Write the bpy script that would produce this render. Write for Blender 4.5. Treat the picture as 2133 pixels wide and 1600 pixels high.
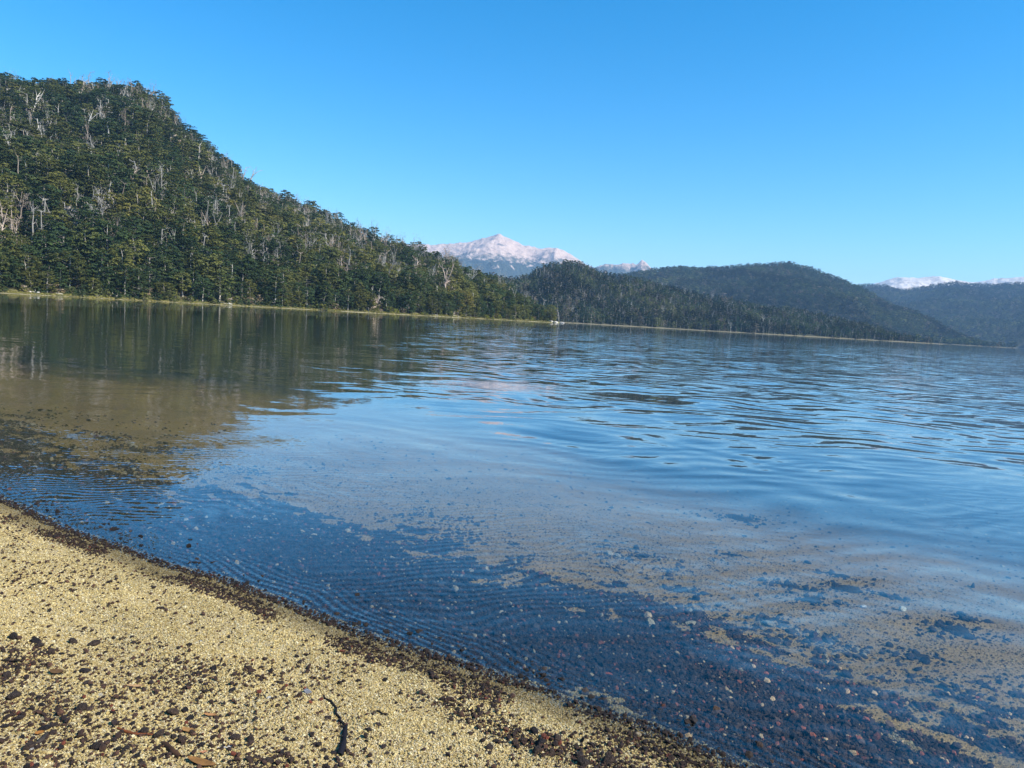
import bpy, math, random
import numpy as np
from mathutils import Vector, Matrix

# ------------------------------------------------------------------ camera, sky, sun, exposure
sc = bpy.context.scene
for o in list(bpy.data.objects):
    bpy.data.objects.remove(o, do_unlink=True)
COL = sc.collection
rng = np.random.default_rng(11)
random.seed(11)

CAM_H, LENS = 1.55, 26.0
PITCH, ROLL = math.radians(-5.05), math.radians(3.3)
cam_data = bpy.data.cameras.new('camera')
cam_data.lens = LENS; cam_data.sensor_width = 36.0
cam_data.clip_start = 0.05; cam_data.clip_end = 60000
cam = bpy.data.objects.new('camera', cam_data); COL.objects.link(cam)
CAM_R = Matrix.Rotation(math.pi / 2 + PITCH, 3, 'X') @ Matrix.Rotation(ROLL, 3, 'Z')
cam.matrix_world = Matrix.Translation((0, 0, CAM_H)) @ CAM_R.to_4x4()
sc.camera = cam

SUN_AZ, SUN_EL = math.radians(112), math.radians(40)     # azimuth from +Y towards +X
world = bpy.data.worlds.new('World'); sc.world = world
world.use_nodes = True
wn = world.node_tree.nodes; wl = world.node_tree.links
for n in list(wn): wn.remove(n)
w_out = wn.new('ShaderNodeOutputWorld'); w_bg = wn.new('ShaderNodeBackground')
w_sky = wn.new('ShaderNodeTexSky'); w_hsv = wn.new('ShaderNodeHueSaturation')
w_sky.sky_type = 'NISHITA'; w_sky.sun_disc = False
w_sky.sun_elevation = SUN_EL; w_sky.sun_rotation = SUN_AZ
w_sky.altitude = 800; w_sky.air_density = 1.0; w_sky.dust_density = 0.5; w_sky.ozone_density = 3.0
w_hsv.inputs['Saturation'].default_value = 1.45; w_hsv.inputs['Hue'].default_value = 0.493
w_bg.inputs['Strength'].default_value = 0.124
wl.new(w_sky.outputs['Color'], w_hsv.inputs['Color'])
wl.new(w_hsv.outputs['Color'], w_bg.inputs['Color'])
wl.new(w_bg.outputs['Background'], w_out.inputs['Surface'])

sun_data = bpy.data.lights.new('sun', 'SUN')
sun_data.energy = 5.0; sun_data.angle = math.radians(0.53); sun_data.color = (1.0, 0.93, 0.82)
sun = bpy.data.objects.new('sun', sun_data); COL.objects.link(sun)
S_DIR = Vector((math.sin(SUN_AZ) * math.cos(SUN_EL), math.cos(SUN_AZ) * math.cos(SUN_EL), math.sin(SUN_EL)))
sun.rotation_euler = S_DIR.to_track_quat('Z', 'Y').to_euler()

sc.view_settings.view_transform = 'Standard'
sc.view_settings.look = 'None'
sc.view_settings.exposure = 0.9
sc.view_settings.gamma = 1.0
sc.view_settings.use_curve_mapping = False
sc.cycles.max_bounces = 8
sc.cycles.transparent_max_bounces = 16
sc.cycles.volume_bounces = 0
sc.cycles.caustics_reflective = False
sc.cycles.caustics_refractive = False
sc.cycles.use_denoising = True

# ------------------------------------------------------------------ maths helpers
F_PX = LENS / 36.0 * 2133.0
R_NP = np.array(CAM_R)
def ray(x, y):
    return R_NP @ np.array([(x - 1066.5) / F_PX, -(y - 800.0) / F_PX, -1.0])
def polar(x, y):
    d = ray(x, y)
    return math.atan2(d[0], d[1]), d[2] / math.hypot(d[0], d[1])
def at_level(x, y, z=0.0):
    d = ray(x, y); t = (z - CAM_H) / d[2]
    return d[0] * t, d[1] * t

def _hash(ix, iy, seed):
    h = (ix.astype(np.int64) * 374761393 + iy.astype(np.int64) * 668265263 + seed * 1442695041) & 0x7fffffff
    h = ((h ^ (h >> 13)) * 1274126177) & 0x7fffffff
    h = ((h ^ (h >> 16)) * 2246822519) & 0x7fffffff
    return (h ^ (h >> 15)).astype(np.float64) / 0x7fffffff
def vnoise(x, y, seed=0):
    x = np.asarray(x, float); y = np.asarray(y, float)
    ix, iy = np.floor(x), np.floor(y); fx, fy = x - ix, y - iy
    fx = fx * fx * (3 - 2 * fx); fy = fy * fy * (3 - 2 * fy)
    a = _hash(ix, iy, seed); b = _hash(ix + 1, iy, seed); c = _hash(ix, iy + 1, seed); d = _hash(ix + 1, iy + 1, seed)
    return (a * (1 - fx) + b * fx) * (1 - fy) + (c * (1 - fx) + d * fx) * fy
def fbm(x, y, oct=4, seed=0, gain=0.5):
    s, a, n = 0.0, 1.0, 0.0
    for i in range(oct):
        s = s + a * vnoise(np.asarray(x) * 2 ** i + 17.3 * i, np.asarray(y) * 2 ** i - 9.1 * i, seed + i); n += a; a *= gain
    return s / n
def ridged(x, y, oct=5, seed=0, gain=0.55):
    s, a, n = 0.0, 1.0, 0.0
    for i in range(oct):
        v = 1 - np.abs(2 * vnoise(np.asarray(x) * 2 ** i + 5.7 * i, np.asarray(y) * 2 ** i + 3.3 * i, seed + i) - 1)
        s = s + a * v * v; n += a; a *= gain
    return s / n
def sstep(a, b, x):
    t = np.clip((np.asarray(x, float) - a) / (b - a), 0, 1); return t * t * (3 - 2 * t)

# ------------------------------------------------------------------ mesh helpers
def mesh_from(name, V, Fq, mats=(), smooth=False, mat_idx=None):
    """V (n,3), Fq (m,k) int arrays of one face size, or a list of such arrays"""
    me = bpy.data.meshes.new(name)
    V = np.asarray(V, np.float32)
    fs = Fq if isinstance(Fq, list) else [Fq]
    fs = [np.asarray(f, np.int32) for f in fs if len(f)]
    nloop = sum(f.size for f in fs); npoly = sum(len(f) for f in fs)
    me.vertices.add(len(V)); me.vertices.foreach_set('co', V.ravel())
    me.loops.add(nloop); me.polygons.add(npoly)
    me.loops.foreach_set('vertex_index', np.concatenate([f.ravel() for f in fs]) if fs else np.zeros(0, np.int32))
    starts, p = [], 0
    for f in fs:
        k = f.shape[1]; starts.append(p + k * np.arange(len(f))); p += f.size
    me.polygons.foreach_set('loop_start', np.concatenate(starts).astype(np.int32))
    if mat_idx is not None: me.polygons.foreach_set('material_index', np.asarray(mat_idx, np.int32))
    me.polygons.foreach_set('use_smooth', np.full(npoly, bool(smooth)))
    for m in mats: me.materials.append(m)
    me.update(calc_edges=True); me.validate()
    return me
def put(name, me, parent=None, loc=None, rot=None, scl=None):
    o = bpy.data.objects.new(name, me); COL.objects.link(o)
    if parent is not None: o.parent = parent
    if loc is not None: o.location = loc
    if rot is not None: o.rotation_euler = rot
    if scl is not None: o.scale = scl
    return o
def tag(o, label, cat, group=None):
    o['label'] = label; o['category'] = cat
    if group: o['group'] = group
    return o
def structure(o): o['kind'] = 'structure'; return o
def stuff(o, label=None):
    o['kind'] = 'stuff'
    if label: o['label'] = label
    return o
def grid_mesh(name, X, Y, Z, mats, smooth=True):
    ny, nx = X.shape
    V = np.stack([X, Y, Z], -1).reshape(-1, 3)
    i = np.arange(ny * nx).reshape(ny, nx)
    Fq = np.stack([i[:-1, :-1], i[:-1, 1:], i[1:, 1:], i[1:, :-1]], -1).reshape(-1, 4)
    return mesh_from(name, V, Fq, mats, smooth)
def set_attr(me, name, vals, kind='FLOAT'):
    a = me.attributes.new(name, kind, 'POINT')
    a.data.foreach_set('vector' if kind == 'FLOAT_VECTOR' else 'value', np.asarray(vals, np.int32 if kind == 'INT' else np.float32).ravel())

# ------------------------------------------------------------------ node helpers
class NB:
    def __init__(s, tree): s.t = tree
    def n(s, typ, ins=None, **props):
        nd = s.t.nodes.new(typ)
        for k, v in props.items(): setattr(nd, k, v)
        for k, v in (ins or {}).items():
            sk = nd.inputs[k]
            if isinstance(v, bpy.types.NodeSocket): s.t.links.new(v, sk)
            else: sk.default_value = v
        return nd
    def m(s, op, a, b=0.0, c=0.0):
        return s.n('ShaderNodeMath', {0: a, 1: b, 2: c}, operation=op).outputs[0]
    def v(s, op, a, b=(0, 0, 0)):
        nd = s.n('ShaderNodeVectorMath', {0: a, 1: b}, operation=op)
        return nd.outputs['Value'] if op in ('DOT_PRODUCT', 'LENGTH', 'DISTANCE') else nd.outputs['Vector']
    def vs(s, a, k):
        nd = s.n('ShaderNodeVectorMath', {0: a, 'Scale': k}, operation='SCALE'); return nd.outputs['Vector']
    def mix(s, f, a, b, blend='MIX'):
        nd = s.n('ShaderNodeMix', data_type='RGBA', blend_type=blend)
        for sk, v in ((nd.inputs[0], f), (nd.inputs[6], a), (nd.inputs[7], b)):
            if isinstance(v, bpy.types.NodeSocket): s.t.links.new(v, sk)
            else: sk.default_value = v if not isinstance(v, (tuple, list)) or len(v) == 4 else (*v, 1)
        return nd.outputs[2]
    def noise(s, vec, scale, detail=2.0, rough=0.5, out='Fac', dims='3D'):
        nd = s.n('ShaderNodeTexNoise', {'Vector': vec, 'Scale': scale, 'Detail': detail, 'Roughness': rough}, noise_dimensions=dims)
        return nd.outputs[out]
    def rng(s, v, a, b, c=0.0, d=1.0, smooth=True):
        nd = s.n('ShaderNodeMapRange', {0: v, 1: a, 2: b, 3: c, 4: d}, interpolation_type='SMOOTHSTEP' if smooth else 'LINEAR')
        return nd.outputs[0]
    def ramp(s, f, stops):
        nd = s.n('ShaderNodeValToRGB', {0: f}); el = nd.color_ramp.elements
        while len(el) > 1: el.remove(el[-1])
        for i, (p, c) in enumerate(stops):
            e = el[0] if i == 0 else el.new(p)
            e.position = p; e.color = (*c, 1) if len(c) == 3 else c
        return nd.outputs[0]
def material(name):
    m = bpy.data.materials.new(name); m.use_nodes = True
    t = m.node_tree
    for n in list(t.nodes): t.nodes.remove(n)
    nb = NB(t); out = nb.n('ShaderNodeOutputMaterial')
    return m, nb, out
def principled(nb, out, color, rough=0.8, normal=None, spec=0.3, **kw):
    b = nb.n('ShaderNodeBsdfPrincipled')
    def st(k, v):
        if isinstance(v, bpy.types.NodeSocket): nb.t.links.new(v, b.inputs[k])
        else: b.inputs[k].default_value = (*v, 1) if isinstance(v, tuple) and len(v) == 3 else v
    st('Base Color', color); st('Roughness', rough); st('Specular IOR Level', spec)
    if normal is not None: st('Normal', normal)
    nb.t.links.new(b.outputs[0], out.inputs['Surface'])
    return b
def bump(nb, h, strength=0.5, dist=0.01):
    return nb.n('ShaderNodeBump', {'Height': h, 'Strength': strength, 'Distance': dist}).outputs[0]
def inst_col(nb): return nb.n('ShaderNodeAttribute', attribute_type='INSTANCER', attribute_name='col').outputs['Color']
def obj_col(nb): return nb.n('ShaderNodeObjectInfo').outputs['Color']

# ------------------------------------------------------------------ materials
def leaf_material(name, src):
    m, nb, out = material(name)
    c = src(nb); pos = nb.n('ShaderNodeNewGeometry').outputs['Position']
    v = nb.noise(pos, 0.35, 2)
    c2 = nb.mix(nb.rng(v, 0.35, 0.7), c, nb.mix(1.0, c, (1.5, 1.35, 0.9, 1), 'MULTIPLY'))
    d = nb.n('ShaderNodeBsdfDiffuse', {'Color': c2}); tr = nb.n('ShaderNodeBsdfTranslucent', {'Color': c2})
    mx = nb.n('ShaderNodeMixShader', {0: 0.22, 1: d.outputs[0], 2: tr.outputs[0]})
    nb.t.links.new(mx.outputs[0], out.inputs['Surface']); return m
def plain_material(name, src, rough=0.85, var=0.35, scale=2.0, bmp=None, spec=0.2):
    m, nb, out = material(name)
    c = src(nb) if callable(src) else src
    pos = nb.n('ShaderNodeTexCoord').outputs['Object']
    v = nb.noise(pos, scale, 4, 0.6)
    f = nb.rng(v, 0.3, 0.7, 1 - var, 1 + var)
    cc = nb.n('ShaderNodeVectorMath', {0: c if isinstance(c, bpy.types.NodeSocket) else c[:3], 'Scale': f}, operation='SCALE').outputs['Vector']
    nrm = bump(nb, nb.noise(pos, bmp[0], 4, 0.65), bmp[1], bmp[2]) if bmp else None
    principled(nb, out, cc, rough, nrm, spec); return m

M_leaf_i = leaf_material('foliage', inst_col)
M_leaf_o = leaf_material('foliage_tree', obj_col)
M_bark = plain_material('bark', (0.34, 0.31, 0.27), 0.9, 0.4, 1.5)
M_dead_o = plain_material('weathered_wood', obj_col, 0.85, 0.3, 0.8)
M_dead_i = plain_material('weathered_wood_far', inst_col, 0.85, 0.3, 0.8)
M_stone_i = plain_material('gravel_stone', inst_col, 0.75, 0.3, 3.0, (9.0, 0.6, 0.08), 0.3)
M_stone_o = plain_material('scoria', obj_col, 0.8, 0.4, 1.6, (5.0, 0.8, 0.12), 0.25)
M_rock = plain_material('outcrop_rock', (0.42, 0.34, 0.27), 0.9, 0.35, 0.25, (0.9, 0.7, 0.5))
M_grey_rock = plain_material('shore_rock', (0.50, 0.47, 0.43), 0.9, 0.3, 0.5, (1.2, 0.7, 0.3))

# hill ground: leaf litter and scrub, grass on the bank by the water
def hill_material(name, litter, green, bank=None):
    m, nb, out = material(name)
    pos = nb.n('ShaderNodeNewGeometry').outputs['Position']
    z = nb.n('ShaderNodeSeparateXYZ', {0: pos}).outputs[2]
    a = nb.noise(pos, 0.03, 4, 0.6); b = nb.noise(pos, 0.4, 4, 0.6)
    c = nb.mix(nb.rng(nb.m('ADD', nb.m('MULTIPLY', a, 0.6), nb.m('MULTIPLY', b, 0.4)), 0.4, 0.6), litter, green)
    if bank:
        g = nb.mix(nb.noise(pos, 0.25, 4, 0.65), *bank)
        sand = nb.mix(nb.noise(pos, 0.12, 3), (0.22, 0.20, 0.12), (0.36, 0.32, 0.21))
        g = nb.mix(nb.rng(z, 0.12, 0.35), sand, g)
        c = nb.mix(nb.rng(nb.m('ADD', z, nb.m('MULTIPLY', b, 1.2)), 1.6, 2.6), g, c)
    principled(nb, out, c, 0.95, bump(nb, b, 0.6, 0.6), 0.1); return m
M_hill_near = hill_material('hill_ground', (0.065, 0.05, 0.032), (0.035, 0.045, 0.018), ((0.11, 0.12, 0.04), (0.26, 0.235, 0.11)))
M_hill_far = hill_material('far_hill_ground', (0.045, 0.045, 0.030), (0.025, 0.035, 0.018), ((0.06, 0.06, 0.035), (0.14, 0.125, 0.085)))

# snow-dusted mountain
def mountain_material(name, tree_lo, tree_hi, s1=(0.44, 0.325, 0.265), s2=(0.53, 0.41, 0.34)):
    m, nb, out = material(name)
    g = nb.n('ShaderNodeNewGeometry'); pos = g.outputs['Position']
    z = nb.n('ShaderNodeSeparateXYZ', {0: pos}).outputs[2]
    nz = nb.n('ShaderNodeSeparateXYZ', {0: g.outputs['Normal']}).outputs[2]
    a = nb.noise(pos, 0.004, 6, 0.65); b = nb.noise(pos, 0.016, 6, 0.7); c = nb.noise(pos, 0.06, 3, 0.6)
    stretch = nb.v('MULTIPLY', pos, (1, 1, 4.0))
    band = nb.noise(stretch, 0.006, 4, 0.6)
    scree = nb.mix(nb.rng(b, 0.35, 0.65), s1, s2)
    rock = nb.mix(nb.rng(c, 0.3, 0.7), (0.09, 0.08, 0.075), (0.20, 0.165, 0.15))
    bare = nb.mix(nb.rng(nb.m('ADD', nb.m('MULTIPLY', band, 0.7), nb.m('MULTIPLY', nz, 0.35)), 0.46, 0.62), rock, scree)
    forest = nb.mix(nb.rng(c, 0.3, 0.7), (0.028, 0.04, 0.032), (0.055, 0.065, 0.045))
    tl = nb.m('ADD', z, nb.m('MULTIPLY', nb.m('SUBTRACT', b, 0.5), (tree_hi - tree_lo) * 2.2))
    tl = nb.m('ADD', tl, nb.m('MULTIPLY', nb.m('SUBTRACT', a, 0.5), (tree_hi - tree_lo) * 1.2))
    gul = nb.noise(nb.v('MULTIPLY', pos, (1, 1, 0.15)), 0.012, 4, 0.6)
    tl = nb.m('ADD', tl, nb.m('MULTIPLY', nb.rng(gul, 0.52, 0.72), (tree_hi - tree_lo) * 1.1))
    col = nb.mix(nb.rng(tl, tree_lo, tree_hi), forest, bare)
    principled(nb, out, col, 0.95, bump(nb, nb.m('ADD', b, c), 0.8, 16.0), 0.05); return m

# lake bed and beach
def beach_material():
    m, nb, out = material('beach_sand')
    pos = nb.n('ShaderNodeNewGeometry').outputs['Position']
    dark = nb.n('ShaderNodeAttribute', attribute_name='dark').outputs['Fac']
    depth_dim = nb.n('ShaderNodeAttribute', attribute_name='depth_dim').outputs['Fac']
    wet = nb.n('ShaderNodeAttribute', attribute_name='wet').outputs['Fac']
    vo = nb.n('ShaderNodeTexVoronoi', {'Vector': pos, 'Scale': 190.0})
    cell = nb.n('ShaderNodeSeparateColor', {0: vo.outputs['Color']}).outputs[0]
    big = nb.noise(pos, 1.3, 4, 0.6)
    c = nb.ramp(cell, [(0.0, (0.10, 0.075, 0.04)), (0.18, (0.33, 0.26, 0.14)), (0.55, (0.50, 0.41, 0.24)), (0.9, (0.58, 0.50, 0.33)), (1.0, (0.75, 0.69, 0.53))])
    c = nb.mix(nb.rng(big, 0.3, 0.7, 0.0, 0.5), c, (0.36, 0.27, 0.13, 1))
    c = nb.mix(nb.rng(nb.noise(pos, 0.9, 5, 0.7), 0.45, 0.75, 0.0, 0.55), c, (0.24, 0.20, 0.12, 1))
    dk = nb.ramp(cell, [(0.0, (0.015, 0.011, 0.010)), (0.8, (0.045, 0.032, 0.026)), (0.93, (0.10, 0.05, 0.035)), (1.0, (0.35, 0.29, 0.2))])
    patch = nb.m('ADD', dark, nb.m('MULTIPLY', nb.m('SUBTRACT', nb.noise(pos, 14.0, 5, 0.75), 0.5), 1.5))
    c = nb.mix(nb.rng(patch, 0.42, 0.58), c, dk)
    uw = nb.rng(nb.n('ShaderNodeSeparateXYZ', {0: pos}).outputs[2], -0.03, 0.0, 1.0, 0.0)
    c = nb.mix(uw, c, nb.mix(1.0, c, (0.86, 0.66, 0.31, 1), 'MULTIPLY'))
    c = nb.mix(depth_dim, c, nb.mix(nb.noise(pos, 0.5, 4), (0.026, 0.028, 0.014), (0.055, 0.052, 0.024)))  # bed painted darker offshore, standing in for light the water absorbs
    c = nb.mix(nb.m('MULTIPLY', wet, 0.8), c, nb.mix(1.0, c, (0.50, 0.48, 0.45, 1), 'MULTIPLY'))
    h = nb.m('SUBTRACT', 1.0, vo.outputs['Distance'])
    principled(nb, out, c, nb.rng(wet, 0, 1, 0.9, 0.5), bump(nb, h, 0.9, 0.006), 0.3); return m
M_beach = beach_material()

# water: Fresnel mix of mirror and clear, slopes of the ripples as a normal field
def water_material():
    m, nb, out = material('lake_water')
    pos = nb.n('ShaderNodeNewGeometry').outputs['Position']
    sep = nb.n('ShaderNodeSeparateXYZ', {0: pos}); X, Y = sep.outputs[0], sep.outputs[1]
    P = nb.n('ShaderNodeCombineXYZ', {0: X, 1: Y}).outputs[0]
    shore = nb.n('ShaderNodeAttribute', attribute_name='shore').outputs['Fac']
    def noise_slope(scale, amp, detail=0.0, stretch=(1, 1, 1), off=0.0):
        q = nb.v('ADD', nb.v('MULTIPLY', P, stretch), (off, off * 1.7, 0))
        c = nb.noise(q, scale, detail, 0.5, 'Color', '2D')
        return nb.vs(nb.v('SUBTRACT', c, (0.5, 0.5, 0.5)), amp)
    def warp(scale, off):
        c = nb.n('ShaderNodeSeparateColor', {0: nb.noise(nb.v('ADD', P, (off, off * 1.7, 0)), scale, 0.0, 0.5, 'Color', '2D')})
        return c.outputs[0], c.outputs[1], c.outputs[2]
    def wave(ang, lam, amp, w, wamt, mk):
        k = 2 * math.pi / lam; d = (math.cos(ang), math.sin(ang), 0)
        ph = nb.m('MULTIPLY_ADD', w, wamt, nb.v('DOT_PRODUCT', P, tuple(k * a for a in d)))
        return nb.vs(d, nb.m('MULTIPLY', nb.m('MULTIPLY', nb.m('SINE', ph), nb.rng(mk, 0.35, 0.65, 0.1, 1.0, False)), amp))
    wa, wb, wc = warp(0.22, 3.0); wd, we, wf = warp(0.55, 9.0); wg, wh, wi = warp(2.2, 1.0)
    # where the swell reaches: open lake on the +X side stirred, lee of the hill calm
    openw = nb.rng(nb.m('ADD', nb.m('ADD', X, nb.m('MULTIPLY', Y, 0.16)), nb.m('MULTIPLY', wa, 6.0)), 0.5, 9.0, 0.12, 1.05)
    near = nb.rng(shore, 0.3, 4.5, 1.0, 0.12)
    edge = nb.rng(shore, 0.02, 0.6, 1.0, 0.0)
    mid = nb.m('MULTIPLY', openw, nb.rng(Y, 60.0, 220.0, 1.0, 0.45))
    big = [wave(1.25, 2.3, nb.m('MULTIPLY', mid, 0.020), wa, 18.0, wb), wave(1.75, 1.35, nb.m('MULTIPLY', mid, 0.030), wd, 14.0, wc),
           wave(1.05, 0.75, nb.m('MULTIPLY', mid, 0.024), we, 16.0, wa), wave(2.1, 3.9, nb.m('MULTIPLY', mid, 0.014), wb, 16.0, wc),
           wave(1.45, 0.46, nb.m('MULTIPLY', mid, 0.032), wd, 22.0, wb), wave(1.8, 0.28, nb.m('MULTIPLY', mid, 0.018), wf, 20.0, we),
           wave(1.2, 0.95, nb.m('MULTIPLY', mid, 0.026), wf, 18.0, wb), wave(1.6, 0.17, nb.m('MULTIPLY', mid, 0.014), wg, 16.0, wd)]
    lowswell = [wave(1.4, 1.1, 0.010, wf, 12.0, we), noise_slope(0.8, 0.022, 1.0, (0.7, 1, 1), 3.0)]
    fine = [noise_slope(7.0, nb.m('MULTIPLY', nb.rng(Y, 12.0, 40.0, 1.0, 0.35), 0.020), 1.0, (0.6, 1, 1), 9.0),
            noise_slope(30.0, nb.m('ADD', 0.010, nb.m('MULTIPLY', near, 0.03)), 0.0, (0.7, 1, 1), 5.0)]
    rip = [wave(1.0, 0.16, nb.m('MULTIPLY', near, 0.028), wg, 14.0, we), wave(1.9, 0.085, nb.m('MULTIPLY', near, 0.030), wh, 16.0, wf),
           wave(0.9, 0.05, nb.m('MULTIPLY', edge, 0.12), wi, 18.0, wd), noise_slope(60.0, nb.m('MULTIPLY', edge, 0.25), 1.0, (1, 1, 1), 2.0)]
    tot = None
    for q in big + lowswell + fine + rip: tot = q if tot is None else nb.v('ADD', tot, q)
    s2 = nb.n('ShaderNodeSeparateXYZ', {0: tot})
    N = nb.v('NORMALIZE', nb.n('ShaderNodeCombineXYZ', {0: s2.outputs[0], 1: s2.outputs[1], 2: 1.0}).outputs[0])
    inc = nb.n('ShaderNodeNewGeometry').outputs['Incoming']
    cs = nb.m('ABSOLUTE', nb.v('DOT_PRODUCT', N, inc))
    fr = nb.m('MULTIPLY_ADD', nb.m('POWER', nb.m('SUBTRACT', 1.0, cs), 4.1), 0.975, 0.025)     # Schlick, air to water
    gl = nb.n('ShaderNodeBsdfGlossy', {'Color': (1, 1, 1, 1), 'Roughness': 0.02, 'Normal': N})
    tr = nb.n('ShaderNodeBsdfTransparent', {'Color': (0.90, 0.95, 0.96, 1)})
    mx = nb.n('ShaderNodeMixShader', {0: fr, 1: tr.outputs[0], 2: gl.outputs[0]})
    nb.t.links.new(mx.outputs[0], out.inputs['Surface']); return m
M_water = water_material()

# ------------------------------------------------------------------ the near shore: beach, lake bed, lake
SHORE_PX = [(0, 1050), (100, 1100), (230, 1145), (330, 1185), (450, 1215), (600, 1275), (750, 1335), (900, 1380), (1080, 1440), (1200, 1490), (1340, 1530), (1500, 1600)]
SHORE = np.array([(-60, 26), (-30, 17.5), (-16, 12.4), (-9, 8.9), (-5.6, 6.6)] + [at_level(*p) for p in SHORE_PX] + [(1.35, 2.18), (2.4, 1.5), (4.5, 0.2), (9, -2.0), (20, -6), (60, -16)])
def shore_dist(x, y):
    """signed distance to the waterline in plan, positive on the lake side"""
    x = np.asarray(x, float); y = np.asarray(y, float)
    best = np.full(x.shape, 1e9); sgn = np.ones(x.shape)
    for (ax, ay), (bx, by) in zip(SHORE[:-1], SHORE[1:]):
        dx, dy = bx - ax, by - ay
        t = np.clip(((x - ax) * dx + (y - ay) * dy) / (dx * dx + dy * dy), 0, 1)
        ex, ey = x - ax - t * dx, y - ay - t * dy
        d = np.hypot(ex, ey); cr = dx * ey - dy * ex
        up = d < best
        best = np.where(up, d, best); sgn = np.where(up, np.sign(cr), sgn)
    return best * sgn
def bed_z(x, y, d=None):
    if d is None: d = shore_dist(x, y)
    land = 0.085 * np.clip(-d, 0, 6) + 0.02 * np.clip(-d - 6, 0, 60)
    w = np.clip(d, 0, None)
    dep = 0.075 * np.minimum(w, 3.5) + 0.07 * np.clip(w - 3.5, 0, 10.5) + 0.22 * np.clip(w - 14.0, 0, 21)
    z = np.where(d < 0, land, -dep)
    z = z + (fbm(x * 1.1, y * 1.1, 3, 3) - 0.5) * 0.05 * sstep(0.1, 1.2, np.abs(d)) + (fbm(x * 5, y * 5, 3, 8) - 0.5) * 0.030 * sstep(0.02, 0.3, np.abs(d))
    sw = -d + 0.25 * (fbm(x * 0.9, y * 0.9, 2, 19) - .5)
    z = z + np.where(d < 0, 0.010 * np.sin(sw * 13.0) * sstep(0.1, 0.4, -d) * vnoise(x * 0.8, y * 0.8, 18), 0)
    rp = np.sin((d * 22.0) + 7.0 * fbm(x * 0.8, y * 0.8, 2, 15)) * 0.5 + 0.5
    z = z + 0.011 * rp * sstep(1.2, 2.2, d) * (0.3 + 0.7 * vnoise(x * 0.7, y * 0.7, 16))
    return z
def dark_field(x, y, d=None):
    """how much of the ground is dark scoria: strips along the waterline and a wide belt under water"""
    if d is None: d = shore_dist(x, y)
    n1 = fbm(x * 0.9 + 4, y * 0.9, 3, 21); n2 = fbm(x * 3.2, y * 3.2, 4, 31)
    outer = 1.5 - 0.15 * sstep(-1.5, -5.0, x) - 0.2 * sstep(0.5, 2.5, x) + (n1 - 0.5) * 1.0
    gap = np.exp(-(((x - 0.30) / 0.25) ** 2))
    under = sstep(-0.01, 0.04, d) * (1 - 0.38 * gap * (1 - sstep(0.10, 0.42, d + (n2 - .5) * .3))) * (1 - sstep(outer - 0.8, outer + 0.9, d))
    under = under * (1 - 0.75 * sstep(1.2, 2.0, x) * sstep(1.1, 0.2, d) * sstep(0.3, 0.6, n1 + 0.12))
    ua, va = 0.82 * x - 0.57 * y, 0.57 * x + 0.82 * y      # along and across the shore
    cl = 0.55 * fbm(ua * 2.0, va * 7.5, 4, 43, 0.65) + 0.45 * fbm(x * 9.0, y * 9.0, 3, 47, 0.6)
    under = sstep(0.25, 0.75, under + (cl - 0.5) * 3.4 * np.clip(4 * under * (1.02 - under), 0, 1) ** 0.5 + 0.12 * (cl > .66) * (d < 4.5) * (1 - sstep(2.5, 4.5, d)))
    # strips lying just above the water, broken into lengths
    u = (x + 1.0 * y)
    s1 = sum(sstep(a - .06, a + .10, x) * (1 - sstep(c - .10, c + .06, x)) for a, c in ((-3.4, -3.25), (-3.0, -2.36), (-1.85, -1.07), (-0.80, 0.06), (0.36, 0.95)))
    strip1 = s1 * np.exp(-((d + 0.085 + 0.08 * (n2 - .5)) / 0.07) ** 2)
    s2 = sstep(0.45, 0.75, vnoise(x * 0.9 + 5.1, y * 0.5, 78))
    strip2 = s2 * np.exp(-((d + 0.30 + 0.10 * (n1 - .5)) / 0.07) ** 2)
    strip3 = sstep(0.5, 0.7, vnoise(x * 1.3 + 2.2, y * 0.6, 79)) * np.exp(-((d + 0.62 + 0.2 * (n1 - .5)) / 0.08) ** 2)
    strip2 = np.maximum(strip2, strip3 * 0.7)
    land = np.maximum(strip1 * 1.1, strip2 * 0.7) + np.where(d < -0.05, 0.20 * sstep(0.45, 0.75, n2), 0)
    cor = sstep(3.4, 2.2, y) * sstep(0.2, -1.4, x) * 0.5 + sstep(2.9, 2.4, y) * sstep(-0.2, 0.6, x) * 0.40
    land = land + np.where(d < -0.15, cor * (0.4 + 1.2 * n2), 0)
    return np.clip(np.where(d > 0, np.maximum(under, strip1), land), 0, 1)

def graded(lo, hi, mid_lo, mid_hi, step, grow=1.12):
    a = list(np.arange(mid_lo, mid_hi, step)); s = step
    v = a[-1]
    while v < hi: s *= grow; v += s; a.append(min(v, hi))
    v, s, b = a[0], step, []
    while v > lo: s *= grow; v -= s; b.append(max(v, lo))
    return np.array(b[::-1] + a)

gx = graded(-70, 70, -6.0, 5.5, 0.035, 1.06); gy = graded(-30, 75, 1.2, 10.0, 0.035, 1.06)
BX, BY = np.meshgrid(gx, gy)
BD = shore_dist(BX, BY)
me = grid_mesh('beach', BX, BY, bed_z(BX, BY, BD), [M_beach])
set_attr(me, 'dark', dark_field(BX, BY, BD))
set_attr(me, 'depth_dim', sstep(0, 1, (BD + (fbm(BX * 0.35, BY * 0.35, 4, 5) - .5) * 4 - (5.5 - 2.6 * sstep(-2, 3.5, BX))) / (7.0 - 2.5 * sstep(-2, 3.5, BX))))  # mask for the painted loss of light, growing away from the shore
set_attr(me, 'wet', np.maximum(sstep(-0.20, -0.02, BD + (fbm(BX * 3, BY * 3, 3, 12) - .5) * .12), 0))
beach = structure(put('beach', me)); beach['label'] = 'gravel beach of pale grains and dark scoria running under the clear water'

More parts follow.
